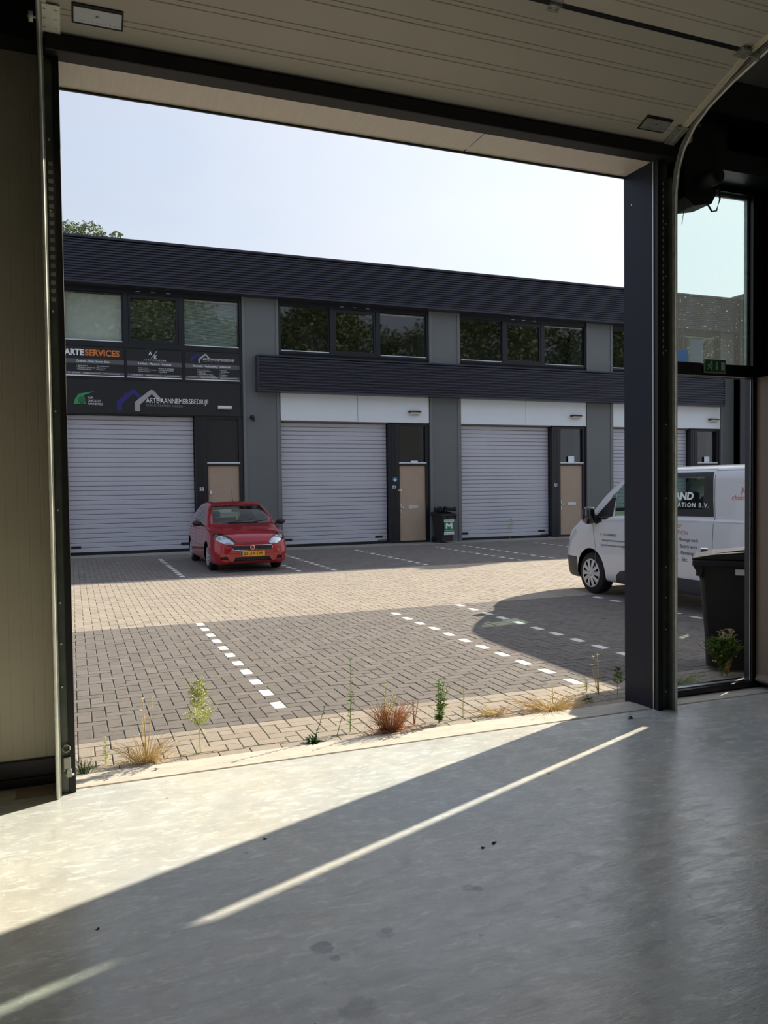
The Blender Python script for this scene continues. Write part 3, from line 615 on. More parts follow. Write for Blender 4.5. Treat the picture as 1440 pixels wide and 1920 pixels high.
    bb(MB().box(X0+3.34, X0+4.16, -0.01, 0.03, 2.185, 2.215)).build('drip_edge', m_white, d)
    bb(MB().box(X0+3.62, X0+3.92, 0.045, 0.062, 0.93, 1.02, bev=0.006)).build('letterbox', m_alu, d)
    bb(MB().box(X0+3.385, X0+3.425, 0.045, 0.062, 0.80, 1.08, bev=0.006).cyl((X0+3.405, 0.05, 0.95), (X0+3.405, 0.0, 0.95), 0.012, 10).lathe([(0, 0), (0.03, 0.005), (0.034, 0.02), (0.02, 0.035), (0, 0.037)], (X0+3.44, 0.03, 0.96), (0, -1, 0), 14)).build('handle', m_alu, d)
    if kind_ == 'sign':
        bb(MB().box(X0+3.36, X0+4.14, 0.08, 0.12, 2.22, dz-0.05)).build('upper_panel', m_signbk, d)
        bb(MB().box(X0+3.40, X0+3.44, 0.02, 0.05, 1.42, 1.50)).build('lock_plate', m_white, d)
    else:
        bb(MB().box(X0+3.36, X0+4.14, 0.08, 0.086, 2.22, dz-0.05)).build('pane', m_gfar, d)
        bb(MB().box(X0+3.2, X1, 0.7, 0.75, 0, dz)).build('hallway', m_dark, d)
# notes in the door windows, house numbers, bell
for X0, wx, zt_ in ((10.24, 0.62, 2.40), (15.44, 0.62, 2.40), (5.04, 0.68, 2.26)):
    tag(MB().box(X0+3.36+wx-0.34, X0+3.36+wx-0.13, FY+0.03, FY+0.034, 2.215, zt_).build('note_card', m_white), {10.24: 'white note card standing on the ledge above the far door beside the van nose', 15.44: 'white note card above the rightmost far door, seen over the van roof', 5.04: 'narrow white strip on ledge above the door beside the small far bin'}[X0], 'note')
for s, x, z, lab in (('55', 3.03, 1.55, 'small white number 55 on the black post by the leftmost far door'), ('53', 8.22, 1.54, 'small white number 53 on the black post by the middle far door'), ('51', 13.41, 1.55, 'small white number 51 on the black post by the far door near van')):
    o = text('house_number', s, x-0.06, FY-0.02, z-0.045, 0.12, m_txtw, None, bold=0.002); tag(o, lab, 'house number')
tag(MB().lathe([(0, 0.0), (0.07, 0.002), (0.075, 0.012), (0.05, 0.02), (0, 0.022)], (8.24, FY-0.01, 1.74), (0, -1, 0), 20).prism([(8.21, 1.72), (8.24, 1.70), (8.27, 1.72), (8.27, 1.76), (8.21, 1.76)], 'y', FY-0.04, FY-0.03, 1).build('alarm_badge', [mat('blue_enamel', (60, 120, 165), 0.4), m_txtw]), 'round blue badge above the number 53', 'badge')
cb = thing('lever_handle', 'small white lever on the black post left of the middle far door', 'door handle', (8.40, FY, 1.45)); MB().box(-0.06, 0.03, -0.02, 0.0, -0.015, 0.02, bev=0.004).box(0.01, 0.035, -0.03, 0, -0.03, 0.03, bev=0.004).build('plate', m_white, cb)
# wall lamps
def wall_lamp(x, z, label):
    t = thing('wall_lamp', label, 'lamp', (x, FY-0.03, z), group=None)
    MB().prism([(0.0, 0.05), (-0.10, 0.045), (-0.16, 0.02), (-0.16, 0.0), (0.0, -0.01)], 'x', -0.16, 0.16).build('hood', m_black, t)
    MB().prism([(0.0, -0.01), (-0.15, 0.0), (-0.12, -0.05), (-0.02, -0.08), (0.0, -0.07)], 'x', -0.14, 0.14).build('diffuser', m_lampd, t)
for x, l_ in ((8.82, 'bulkhead wall lamp on the white fascia above the number 53 door'), (14.08, 'bulkhead wall lamp on white fascia above the door behind the van nose'), (19.35, 'bulkhead wall lamp on white fascia seen through the side door opening')): wall_lamp(x, 3.58, l_)
t = thing('wall_lamp', 'pale rectangular wall lamp at the right end of the black sign board', 'lamp', (3.62, FY-0.04, 3.58))
MB().prism([(-0.02, -0.045), (-0.09, -0.045), (-0.12, 0.0), (-0.10, 0.035), (0.0, 0.035)], 'x', -0.17, 0.17).build('diffuser', m_lampd, t); MB().box(-0.175, 0.175, -0.10, 0.02, 0.033, 0.045).build('cap', m_alu, t)
t = thing('security_camera', 'small round black security camera on the first grey column', 'camera', (4.32, FY-0.04, 3.36))
MB().lathe([(0.0, 0), (0.055, 0.0), (0.06, 0.03), (0.045, 0.06), (0, 0.06)], (0, 0, 0), (0, -1, 0), 18).build('mount', m_black, t)
MB().lathe([(0.0, 0), (0.03, 0.01), (0.035, 0.07), (0.028, 0.11), (0, 0.11)], (0.01, -0.04, -0.03), (0.1, -0.8, -0.5), 16).build('body', m_dsteel, t); MB().lathe([(0, 0), (0.014, 0.0), (0.012, 0.006), (0, 0.008)], (0.022, -0.125, -0.085), (0.1, -0.8, -0.5), 12).build('lens', m_txtw, t)

# ---------------------------------------------------------------- signs on the left unit
SY = FY - 0.03
def chevron(x, z, s, th, mi_dir=1):
    """gabled roof outline: left leg, apex, right eave"""
    return [(x, z), (x+th, z), (x+th, z+0.30*s), (x+0.75*s, z+0.80*s), (x+1.08*s, z+0.47*s), (x+1.28*s, z+0.47*s), (x+0.83*s, z+0.97*s), (x+0.75*s, z+s), (x+0.67*s, z+0.97*s), (x, z+0.42*s)]
def house_logo(root, x, z, s, th):
    MB().prism(chevron(x-0.78*s, z+0.02*s, s*0.98, th*0.95)[::-1], 'y', -0.0075, -0.004).box(x-0.44*s, x-0.36*s, -0.0065, -0.004, z+0.6*s, z+0.86*s).build('blue_house_emblem', m_txtb, root)
    MB().prism(chevron(x, z, s, th)[::-1], 'y', -0.010, -0.004).build('silver_house_emblem', m_silverp, root)
t = thing('name_board', 'long black name board with blue and silver house emblem above the left shutter', 'sign', (0, SY, 0))
MB().box(-0.14, 4.02, -0.005, 0.03, 3.38, 4.19).build('board', m_signbk, t)
house_logo(t, 1.47, 3.45, 0.53, 0.12)
text('lettering', 'ARTE AANNEMERSBEDRIJF', 1.73, -0.012, 3.66, 0.17, m_txtw, t, width=1.50)
text('lettering', 'SAMEN STAPPEN MAKEN', 1.73, -0.012, 3.57, 0.075, m_txtg, t, width=0.86, spacing=1.3)
MB().prism([(0.09, 3.58), (0.20, 3.60), (0.36, 3.60), (0.345, 3.74), (0.30, 3.79), (0.42, 3.84), (0.56, 3.90), (0.20, 3.83), (0.12, 3.70)], 'y', -0.012, -0.006).build('green_arrow_emblem', m_greenp, t)
MB().lathe([(0.075, 0), (0.085, 0.006), (0.07, 0.01), (0.0, 0.01)], (0.27, -0.006, 3.69), (0, -1, 0), 20).build('green_disc_emblem', mat('dark_green_print', (30, 110, 66), 0.4), t)
text('lettering', 'VGM\nCHECKLIST\nAANNEMERS', 0.40, -0.012, 3.72, 0.072, m_txtw, t, width=0.34)
def panel_sign(x0, x1, label):
    t = thing('info_sign', label, 'sign', (x0, SY, 4.25)); W = x1-x0
    MB().box(0, W, -0.005, 0.03, 0, 0.70).build('board', m_signbk, t)
    MB().box(0, W, -0.009, -0.005, 0.30, 0.405).build('band', m_signgy, t)
    MB().box(0, W, -0.009, -0.005, 0.045, 0.105).build('band', m_signgy, t)
    MB().box(0, W, -0.010, -0.005, 0.005, 0.030).build('white_line', m_txtw, t)
    return t, W
t, W = panel_sign(-0.10, 1.24, 'black sign with white and orange heading, leftmost of three under the windows')
text('lettering', 'ARTE', 0.02, -0.012, 0.49, 0.20, m_txtw, t, width=0.43, bold=0.007); text('lettering', 'SERVICES', 0.46, -0.012, 0.49, 0.20, m_txto, t, width=0.78, bold=0.007)
text('lettering', 'Creëren - Fixen, Succes delen', 0.27, -0.012, 0.33, 0.075, m_txtw, t, width=0.74, bold=0.001)
text('lettering', '• Verhuizingen\n• Montage & demontage\n• Schoonmaakwerk', 0.28, -0.012, 0.235, 0.042, m_txtw, t); text('lettering', '• Inboedelservice\n• Klusservice\n• Transport', 0.70, -0.012, 0.235, 0.042, m_txtw, t)
text('lettering', '06 - 28392910      info@arteservices.nl      www.arteservices.nl', 0.08, -0.012, 0.062, 0.045, m_txtw, t, width=1.16)
t, W = panel_sign(1.31, 2.60, 'black sign with slashed two letter monogram, middle of three under the windows')
text('lettering', 'A', 0.50, -0.012, 0.56, 0.13, m_txtw, t); text('lettering', 'K', 0.62, -0.012, 0.475, 0.13, m_txtw, t); MB().prism([(0.555, 0.48), (0.562, 0.475), (0.70, 0.66), (0.694, 0.665)], 'y', -0.012, -0.008).build('slash', m_txtw, t)
text('lettering', 'ARTE KEUKENS', 0.38, -0.012, 0.425, 0.05, m_txtw, t, width=0.53, spacing=1.4)
text('lettering', 'Kwaliteit - Maatwerk - Innovatie', 0.25, -0.012, 0.33, 0.075, m_txtw, t, width=0.78, bold=0.001)
text('lettering', '• Keukens leveren\n• Keukens plaatsen & monteren\n• Keukens renoveren', 0.25, -0.012, 0.235, 0.042, m_txtw, t, width=0.42); text('lettering', '• Kranen & werkbladen\n• Montage & installatie\n• Apparatuur', 0.72, -0.012, 0.235, 0.042, m_txtw, t, width=0.38)
text('lettering', 'T: 06 28392910      info@artekeukens.nl      www.artekeukens.nl', 0.08, -0.012, 0.062, 0.045, m_txtw, t, width=1.14)
t, W = panel_sign(2.68, 4.02, 'black sign with small house emblem, rightmost of three under the windows')
house_logo(t, 0.32, 0.43, 0.235, 0.04)
text('lettering', 'ARTE AANNEMERSBEDRIJF', 0.43, -0.012, 0.495, 0.085, m_txtw, t, width=0.78); text('lettering', 'SAMEN STAPPEN MAKEN', 0.43, -0.012, 0.455, 0.035, m_txtg, t, width=0.42)
text('lettering', 'Renovatie - Verbouwing - Onderhoud', 0.18, -0.012, 0.33, 0.075, m_txtw, t, width=0.92, bold=0.001)
text('lettering', '• Aan- & uitbouwen\n• Totaal renovatiewerk\n• Dakkapellen\n• Laminaat & PVC vloeren\n• Badkamer & toilet renovatie', 0.29, -0.012, 0.25, 0.038, m_txtw, t, width=0.44); text('lettering', '• Stucwerk\n• Schilderwerk\n• Metsel\n• Tegelwerk\n• Kozijnen', 0.84, -0.012, 0.25, 0.038, m_txtw, t, width=0.24)
text('lettering', 'T: 06 28392910      info@arteaannemersbedrijf.nl      www.arteaannemersbedrijf.nl', 0.06, -0.012, 0.062, 0.04, m_txtw, t, width=1.22)
#@@PART4
# ---------------------------------------------------------------- vehicles
def catmull(P, n):
    out = []
    for i in range(len(P)-1):
        p0 = P[i-1] if i else P[0]*2-P[1]; p1 = P[i]; p2 = P[i+1]; p3 = P[i+2] if i+2 < len(P) else P[-1]*2-P[-2]
        for k in range(n):
            t = k/n; out.append(0.5*((2*p1) + (p2-p0)*t + (2*p0-5*p1+4*p2-p3)*t*t + (3*p1-p0-3*p2+p3)*t**3))
    out.append(P[-1].copy()); return out
def section(y, W, zb, zs, xs, xe, ze, zc):
    return [Vector(p) for p in ((0.74*W, y, zb), (0.93*W, y, zb+0.012), (0.99*W, y, zb+0.16), (W, y, zb+0.62*(zs-zb)), (xs+0.3*(W-xs), y, zs-0.02), (xs-0.02, y, zs+0.06*(ze-zs)+0.01),
            (xs+(xe-xs)*0.45+0.012, y, zs+(ze-zs)*0.52), (xe, y, ze), (xe*0.55, y, ze+(zc-ze)*0.75), (0.0, y, zc))]
def body_bm(table, nt=5, ny=4):
    rows = [catmull(section(*r), nt) for r in table]
    cols = [catmull([r[k] for r in rows], ny) for k in range(len(rows[0]))]
    NY = len(cols[0]); NT = len(cols); bm = bmesh.new(); G = {}
    for j in range(NY):
        for k in range(NT):
            p = cols[k][j]; G[(j, k, 1)] = bm.verts.new(p)
            G[(j, k, -1)] = G[(j, k, 1)] if k == NT-1 else bm.verts.new((-p.x, p.y, p.z))
    for s in (1, -1):
        for j in range(NY-1):
            for k in range(NT-1):
                q = [G[(j, k, s)], G[(j, k+1, s)], G[(j+1, k+1, s)], G[(j+1, k, s)]]
                bm.faces.new(q if s > 0 else q[::-1])
    for j in (0, NY-1):            # nose and tail caps
        for k in range(NT-2):
            bm.faces.new([G[(j, k, -1)], G[(j, k+1, -1)], G[(j, k+1, 1)], G[(j, k, 1)]])
        bm.faces.new([G[(j, NT-2, -1)], G[(j, NT-1, 1)], G[(j, NT-2, 1)]])
    for j in range(NY-1):          # floor pan
        bm.faces.new([G[(j, 0, -1)], G[(j, 0, 1)], G[(j+1, 0, 1)], G[(j+1, 0, -1)]])
    bmesh.ops.recalc_face_normals(bm, faces=bm.faces)
    for f in bm.faces: f.smooth = True
    return bm
AX = {'front': (0, 2), 'side': (1, 2), 'top': (0, 1)}
def ccw(poly):
    a = sum(p[0]*q[1]-q[0]*p[1] for p, q in zip(poly, poly[1:]+poly[:1])); return poly if a > 0 else poly[::-1]
def cut(bm, poly, ax, cond, keep=True):
    """slice the convex outline out of the shell; returns the cut-out faces as a new bmesh"""
    a, b = AX[ax]; poly = ccw(list(poly)); lo = [min(p[i] for p in poly)-0.12 for i in (0, 1)]; hi = [max(p[i] for p in poly)+0.12 for i in (0, 1)]
    def near(f):
        c = f.calc_center_median(); return lo[0] < c[a] < hi[0] and lo[1] < c[b] < hi[1] and cond(c, f.normal)
    for p, q in zip(poly, poly[1:]+poly[:1]):
        fs = [f for f in bm.faces if near(f)]
        if not fs: break
        geom = list({v for f in fs for v in f.verts}) + list({e for f in fs for e in f.edges}) + fs
        co = [0, 0, 0]; co[a], co[b] = p; no = [0, 0, 0]; no[a] = q[1]-p[1]; no[b] = -(q[0]-p[0])
        bmesh.ops.bisect_plane(bm, geom=geom, plane_co=co, plane_no=no, dist=1e-5)
    def inside(f):
        c = f.calc_center_median()
        return cond(c, f.normal) and all((q[0]-p[0])*(c[b]-p[1]) - (q[1]-p[1])*(c[a]-p[0]) > -1e-5 for p, q in zip(poly, poly[1:]+poly[:1]))
    fs = [f for f in bm.faces if inside(f)]; nb_ = bmesh.new(); vm = {}
    for f in fs:
        for v in f.verts:
            if v not in vm: vm[v] = nb_.verts.new(v.co)
        nf = nb_.faces.new([vm[v] for v in f.verts]); nf.smooth = True
    bmesh.ops.delete(bm, geom=fs, context='FACES')
    return nb_
def thicken(bm, off, th=0.004):
    bm.normal_update()
    for v in bm.verts: v.co += v.normal*off
    return bm
def project(bm, tree, ax, sgn, off):
    """lay lettering or thin trim on a curved body side"""
    i = {'side': 0, 'front': 1}[ax]
    for v in bm.verts:
        o = v.co.copy(); o[i] = sgn*5; d = Vector((0, 0, 0)); d[i] = -sgn
        h = tree.ray_cast(o, d)
        if h[0] is not None: v.co[i] = h[0][i] + sgn*off
    return bm
def strip(pts, wd, ax, n=12):
    """thin ribbon through 2D points in the projection plane"""
    bm = bmesh.new(); a, b = AX[ax]; P = []
    for p, q in zip(pts, pts[1:]):
        for k in range(n): P.append(Vector(p).lerp(Vector(q), k/n))
    P.append(Vector(pts[-1])); prev = None
    for i, p in enumerate(P):
        d = (P[min(i+1, len(P)-1)]-P[max(i-1, 0)]).normalized(); nn = Vector((-d.y, d.x))*wd/2
        vs = []
        for s in (1, -1):
            c = [0, 0, 0]; c[a], c[b] = p + nn*s; vs.append(bm.verts.new(c))
        if prev: bm.faces.new((prev[0], prev[1], vs[1], vs[0]))
        prev = vs
    return bm
def wheel(root, name, x, y, r, w_, side, spokes, m_tyre, m_rim, rimr):
    """side: +1 outer face towards +x"""
    a = side
    t = MB().lathe([(rimr*0.98, 0.0), (r*0.93, 0.0-0.01), (r*0.985, -0.03), (r, -w_*0.3), (r, -w_*0.7), (r*0.97, -w_+0.01), (rimr, -w_)], (x, y, r), (a, 0, 0), 40).build(name, m_tyre, root)
    rm = MB().lathe([(rimr, 0.003), (rimr*0.96, 0.012), (rimr*0.90, 0.0)], (x, y, r), (a, 0, 0), 40)
    rm.build('rim', m_rim, t)
    MB().lathe([(rimr*0.93, -0.03), (0.001, -0.03)], (x, y, r), (a, 0, 0), 32).build('brake_disc', m_black, t)
    cap = MB().lathe([(0.0, 0.022), (rimr*0.17, 0.020), (rimr*0.22, 0.010), (rimr*0.24, -0.005)], (x, y, r), (a, 0, 0), 24)
    for k in range(spokes):
        an = 2*PI*k/spokes; u = Vector((0, math.cos(an), math.sin(an))); v = Vector((0, -math.sin(an), math.cos(an))); c = Vector((x, y, r))
        w0, w1 = rimr*0.10, rimr*0.17; q = []
        for rr, ww, hh in ((rimr*0.2, w0, 0.012), (rimr*0.6, w0*1.25, 0.010), (rimr*0.94, w1, 0.004)):
            q.append((c+u*rr-v*ww+Vector((a*hh, 0, 0)), c+u*rr+v*ww+Vector((a*hh, 0, 0)), c+u*rr+Vector((a*(hh+0.006), 0, 0))))
        for A, B in zip(q, q[1:]):
            cap.quad(A[0], A[2], B[2], B[0]); cap.quad(A[2], A[1], B[1], B[2])
    cap.build('hub_cap', m_rim, t)
    return t
m_tyre = mat('tyre_rubber', (24, 24, 25), 0.8); m_rim = mat('silver_wheel_paint', (190, 192, 196), 0.35, 0.4)
m_red  = mat('red_car_paint', (158, 10, 28), 0.25, 0.15, 0.02, 2, coat=0.8); m_vanp = mat('white_van_paint', (206, 208, 212), 0.25, 0, 0.02, 2, coat=0.6)
m_chrome = mat('chrome', (215, 216, 220), 0.15, 0.9); m_plast = mat('black_trim_plastic', (26, 26, 28), 0.45); m_plastg = mat('dark_grey_bumper_plastic', (58, 58, 60), 0.6)
m_int  = mat('car_interior', (30, 30, 32), 0.8); m_yplate = mat('yellow_plate', (236, 172, 20), 0.45); m_pblue = mat('plate_blue', (28, 48, 140), 0.5)
m_lens = glass('headlamp_glass', (0.95, 0.97, 0.97), 0, 1.5); m_yel = mat('yellow_tree_freshener', (196, 214, 60), 0.6)

def finish_vehicle(root, bm, tree, m_paint):
    return link('body', bm, m_paint, root, recalc=False)
K = 0.885
# --- small red hatchback, nose towards the camera side (local -y is the nose; y measured from the nose here)
car = thing('red_car', 'small red hatchback parked nose out by the leftmost shutter', 'car', (3.14, 14.80, ZP), rz=math.radians(0.2)); car.scale = (K, K, K)
CT = [(0.00, .52, .24, .50, .48, .40, .60, .63), (0.05, .67, .19, .57, .62, .50, .68, .705), (0.16, .765, .17, .66, .72, .57, .765, .79), (0.38, .82, .17, .75, .78, .60, .85, .875), (0.70, .838, .17, .84, .80, .63, .925, .95),
      (0.98, .842, .17, .90, .80, .66, .975, 1.00), (1.30, .843, .17, .92, .80, .655, 1.17, 1.205), (1.60, .843, .17, .93, .80, .62, 1.33, 1.375), (1.88, .843, .17, .935, .80, .59, 1.415, 1.46), (2.35, .843, .17, .945, .80, .58, 1.44, 1.49),
      (3.0, .843, .17, .965, .80, .565, 1.415, 1.475), (3.5, .835, .18, .98, .78, .54, 1.34, 1.41), (3.75, .815, .2, .97, .76, .53, 1.25, 1.31), (3.93, .78, .24, .90, .72, .52, 1.04, 1.07), (4.0, .71, .3, .80, .66, .50, .87, .90)]
bm = body_bm(CT); tree = BVHTree.FromBMesh(bm)
# wheel arches
for wy in (0.86, 3.37):
    for s in (1, -1):
        poly = [(wy+0.335*math.cos(2*PI*k/20), 0.30+0.345*math.sin(2*PI*k/20)) for k in range(20)]
        cut(bm, poly, 'side', lambda c, n, s=s: c.x*s > 0.42 and c.z < 0.75).free()
fr = lambda c, n: n.y < -0.12 and c.y < 1.0
wsg = cut(bm, [(-.655, 0.995), (.655, 0.995), (.615, 1.20), (.555, 1.385), (-.555, 1.385), (-.615, 1.20)], 'front', lambda c, n: 0.9 < c.y < 1.95 and n.z > 0.25)
rwg = cut(bm, [(-.56, 1.03), (.56, 1.03), (.47, 1.32), (-.47, 1.32)], 'front', lambda c, n: c.y > 3.4 and n.y > 0.1)
sg = []
for s in (1, -1):
    sg.append(cut(bm, [(1.52, .965), (2.30, .985), (2.30, 1.375), (1.98, 1.37), (1.72, 1.27)], 'side', lambda c, n, s=s: n.x*s > 0.35))
    sg.append(cut(bm, [(2.38, .985), (3.10, 1.03), (3.22, 1.16), (3.10, 1.31), (2.38, 1.375)], 'side', lambda c, n, s=s: n.x*s > 0.35))
lamps = []
for s in (1, -1):
    lamps.append(cut(bm, [(s*.345, .645), (s*.40, .60), (s*.56, .60), (s*.72, .68), (s*.775, .78), (s*.72, .83), (s*.60, .815), (s*.46, .76)], 'front', lambda c, n: c.y < 0.62))
grl = cut(bm, [(-.41, .475), (.41, .475), (.44, .52), (.42, .575), (-.42, .575), (-.44, .52)], 'front', fr)
intk = cut(bm, [(-.42, .235), (.42, .235), (.36, .325), (-.36, .325)], 'front', fr)
fog = [cut(bm, [(s*.50, .27), (s*.66, .28), (s*.68, .33), (s*.54, .35)], 'front', fr) for s in (1, -1)]
body = finish_vehicle(car, bm, tree, m_red)
link('windscreen', thicken(wsg, 0.001), m_gcar, body, recalc=False); link('rear_window', thicken(rwg, 0.001), m_gcar, body, recalc=False)
for g_ in sg: link('side_window', g_, m_gcar, body, recalc=False)
for g_ in lamps:
    g2 = g_.copy(); bmesh.ops.translate(g2, verts=g2.verts, vec=(0, 0.06, -0.01)); hl = link('headlamp', g2, m_chrome, car, recalc=False)
    c = sum((v.co for v in g_.verts), Vector())/len(g_.verts); sx_ = 1 if c.x > 0 else -1
    MB().lathe([(0.055, -0.03), (0.058, 0.0), (0.045, 0.01), (0.02, -0.015), (0, -0.02)], c+Vector((-sx_*0.05, 0.0, -0.01)), (0, -1, 0.1), 18).lathe([(0.04, -0.03), (0.042, 0.0), (0.03, 0.01), (0, -0.01)], c+Vector((sx_*0.06, 0.04, 0.02)), (0.2*sx_, -1, 0.1), 16).build('reflector', m_rim, hl)
    link('lens', thicken(g_, 0.002), m_lens, hl, recalc=False)
gr_ = link('grille', thicken(grl, -0.02), m_plast, car, recalc=False)
mesh_ = MB()
for k in range(5): mesh_.box(-.41, .41, 0.0, 0.012, .49+k*.018, .494+k*.018)
for k in range(16): mesh_.box(-.40+k*.0533, -.396+k*.0533, 0.0, 0.012, .48, .57)
mesh_.build('grille_mesh', m_signgy, gr_, kind='stuff')
MB().tube([(-.43, -0.004, .52), (-.41, -0.006, .475), (.41, -0.006, .475), (.43, -0.004, .52), (.41, -0.004, .575), (-.41, -0.004, .575), (-.43, -0.004, .52)], 0.007, 6).build('chrome_surround', m_chrome, gr_)
MB().lathe([(0.0, 0.006), (0.036, 0.006), (0.045, 0.012), (0.052, 0.0)], (0, -0.01, .527), (0, -1, 0), 24).build('emblem_ring', m_chrome, gr_)
MB().lathe([(0.0, 0.016), (0.034, 0.012)], (0, -0.01, .527), (0, -1, 0), 20).build('emblem', m_red, gr_)
for g_, nm in ((intk, 'air_intake'), (fog[0], 'fog_lamp_recess'), (fog[1], 'fog_lamp_recess')): link(nm, thicken(g_, -0.03), m_black, car, recalc=False)
np_ = MB().box(-.26, .26, -0.022, -0.008, .345, .455, bev=0.004).build('number_plate', m_yplate, car)
MB().box(-.256, -.22, -0.0235, -0.0215, .35, .45).build('blue_strip', m_pblue, np_)
text('lettering', '23-ZP-DR', -.20, -0.024, .372, .085, m_txtk, np_, width=.42, bold=0.002)
for s in (1, -1):      # seams, handles, mirrors, lights
    sm = strip([(1.36, .30), (1.36, .62), (1.30, .95)], .008, 'side')
    for more in (strip([(2.34, .25), (2.34, .96), (2.34, 1.39)], .008, 'side'), strip([(3.02, .58), (3.14, .80), (3.24, 1.02)], .008, 'side')): MB_ = bmesh.new(); me_ = bpy.data.meshes.new('t'); more.to_mesh(me_); sm.from_mesh(me_); bpy.data.meshes.remove(me_)
    link('door_seam', project(sm, tree, 'side', s, 0.001), m_black, body, recalc=False)
    link('side_moulding', project(strip([(1.38, .50), (3.0, .52)], .03, 'side'), tree, 'side', s, 0.006), m_red, body, recalc=False)
    for hy in (2.20, 3.00): MB().box(s*.845, s*.875, hy-.08, hy+.08, .86, .885, bev=0.006).build('door_handle', m_red, body)
    mr = MB().tube([(s*.80, 1.36, .95), (s*.87, 1.34, .98)], 0.02, 8); me_ = bmesh.new(); bmesh.ops.create_uvsphere(me_, u_segments=16, v_segments=10, radius=1.0); mr.add(me_, Matrix.Translation((s*.955, 1.33, 1.01)) @ Matrix.Diagonal((.105, .06, .065, 1))); 
    mr.build('wing_mirror', m_plast, car, smooth=True)
    wheel(car, 'wheel', s*.80, 0.86, .30, .19, s, 9, m_tyre, m_rim, .205); wheel(car, 'wheel', s*.80, 3.37, .30, .19, s, 9, m_tyre, m_rim, .205)
    MB().box(s*.40, s*.72, 3.85, 3.90, .75, .82, bev=0.01).build('tail_lamp', m_red, car)
link('bonnet_seam', project(strip([(-.46, .70), (-.34, .64), (0, .632), (.34, .64), (.46, .70)], .007, 'front'), tree, 'front', -1, 0.001), m_black, body, recalc=False)
MB().box(-.66, .66, 0.25, 3.6, .2, .40).box(-.62, .62, 0.2, 0.85, .40, .70).build('floor_pan', m_black, car)
MB().prism([(1.05, .40), (1.05, .97), (1.30, 1.0), (1.55, .93), (1.62, .72), (1.5, .4)], 'x', -.68, .68).build('dashboard', m_int, car)
MB().tube([(.34+.17*math.cos(a), 1.66+.05*math.sin(a), .96+.16*math.sin(a)) for a in [k*PI/10 for k in range(21)]], .014, 6).build('steering_wheel', m_int, car)
for x0 in (-.36, .36):
    MB().box(x0-.24, x0+.24, 1.85, 2.35, .42, .60, bev=0.05).prism([(2.25, .5), (2.42, 1.06), (2.52, 1.06), (2.42, .5)], 'x', x0-.23, x0+.23).box(x0-.12, x0+.12, 2.42, 2.52, 1.09, 1.24, bev=0.03).build('seat', m_int, car)
MB().box(-.62, .62, 3.0, 3.2, .5, 1.04, bev=0.04).build('rear_bench', m_int, car)
MB().box(-.10, .10, 1.70, 1.73, 1.24, 1.30, bev=0.01).build('rear_view_mirror', m_plast, car)
MB().prism([(-.02, 1.06), (.035, 1.06), (.03, 1.10), (.02, 1.12), (.012, 1.19), (.004, 1.19), (-.006, 1.12), (-.015, 1.10)], 'y', 1.68, 1.684).tube([(.008, 1.682, 1.19), (.005, 1.70, 1.25)], .0015, 4).build('air_freshener', m_yel, car)
MB().tube([(-.02, 1.95, 1.46), (-.02, 2.02, 1.55), (-.03, 2.10, 1.74)], [.006, .004, .003], 6).build('aerial', m_black, car)
MB().tube([(-.45, 1.0, 1.0), (-.05, 1.08, 1.055), (.25, 1.10, 1.07)], .008, 6).tube([(.1, 1.0, 1.0), (.45, 1.08, 1.05), (.6, 1.12, 1.06)], .008, 6).build('wiper', m_black, car)

# --- white panel van, nose towards the far building, its left flank towards the door opening
van = thing('white_van', 'white panel van with printed lettering parked nose out outside the side door', 'van', (7.80, 10.38, ZP), rz=PI); van.scale = (K*1.01, K, K*1.035)
VT = [(0.00, .62, .30, .66, .58, .46, .80, .84), (0.06, .78, .25, .76, .73, .60, .92, .96), (0.20, .90, .22, .92, .84, .70, 1.03, 1.07), (0.48, .965, .22, 1.06, .91, .77, 1.17, 1.215), (0.82, .98, .22, 1.15, .94, .81, 1.285, 1.33),
      (1.20, .982, .22, 1.19, .95, .82, 1.58, 1.63), (1.60, .982, .22, 1.20, .955, .81, 1.80, 1.865), (1.92, .982, .22, 1.21, .955, .80, 1.87, 1.94), (2.35, .982, .22, 1.22, .955, .81, 1.89, 1.965), (3.3, .982, .22, 1.22, .955, .81, 1.89, 1.965),
      (4.3, .982, .22, 1.22, .955, .81, 1.89, 1.965), (4.85, .975, .22, 1.21, .945, .80, 1.87, 1.94), (5.0, .92, .26, 1.15, .89, .76, 1.79, 1.85)]
bm = body_bm(VT); tree = BVHTree.FromBMesh(bm)
for wy in (0.93, 4.03):
    for s in (1, -1):
        cut(bm, [(wy+0.375*math.cos(2*PI*k/24), 0.32+0.40*math.sin(2*PI*k/24)) for k in range(24)], 'side', lambda c, n, s=s: c.x*s > 0.5 and c.z < 0.85).free()
wsg = cut(bm, [(-.80, 1.335), (.80, 1.335), (.78, 1.60), (.70, 1.80), (-.70, 1.80), (-.78, 1.60)], 'front', lambda c, n: 0.6 < c.y < 2.0 and n.z > 0.25 and n.y < -0.2)
glz = []; dk = []
flank = [lambda c, n, s=s: n.x*s > 0.35 for s in (1, -1)]
bump_lo = cut(bm, [(-1.2, .1), (1.2, .1), (1.2, .56), (-1.2, .56)], 'front', lambda c, n: c.y < 0.56)
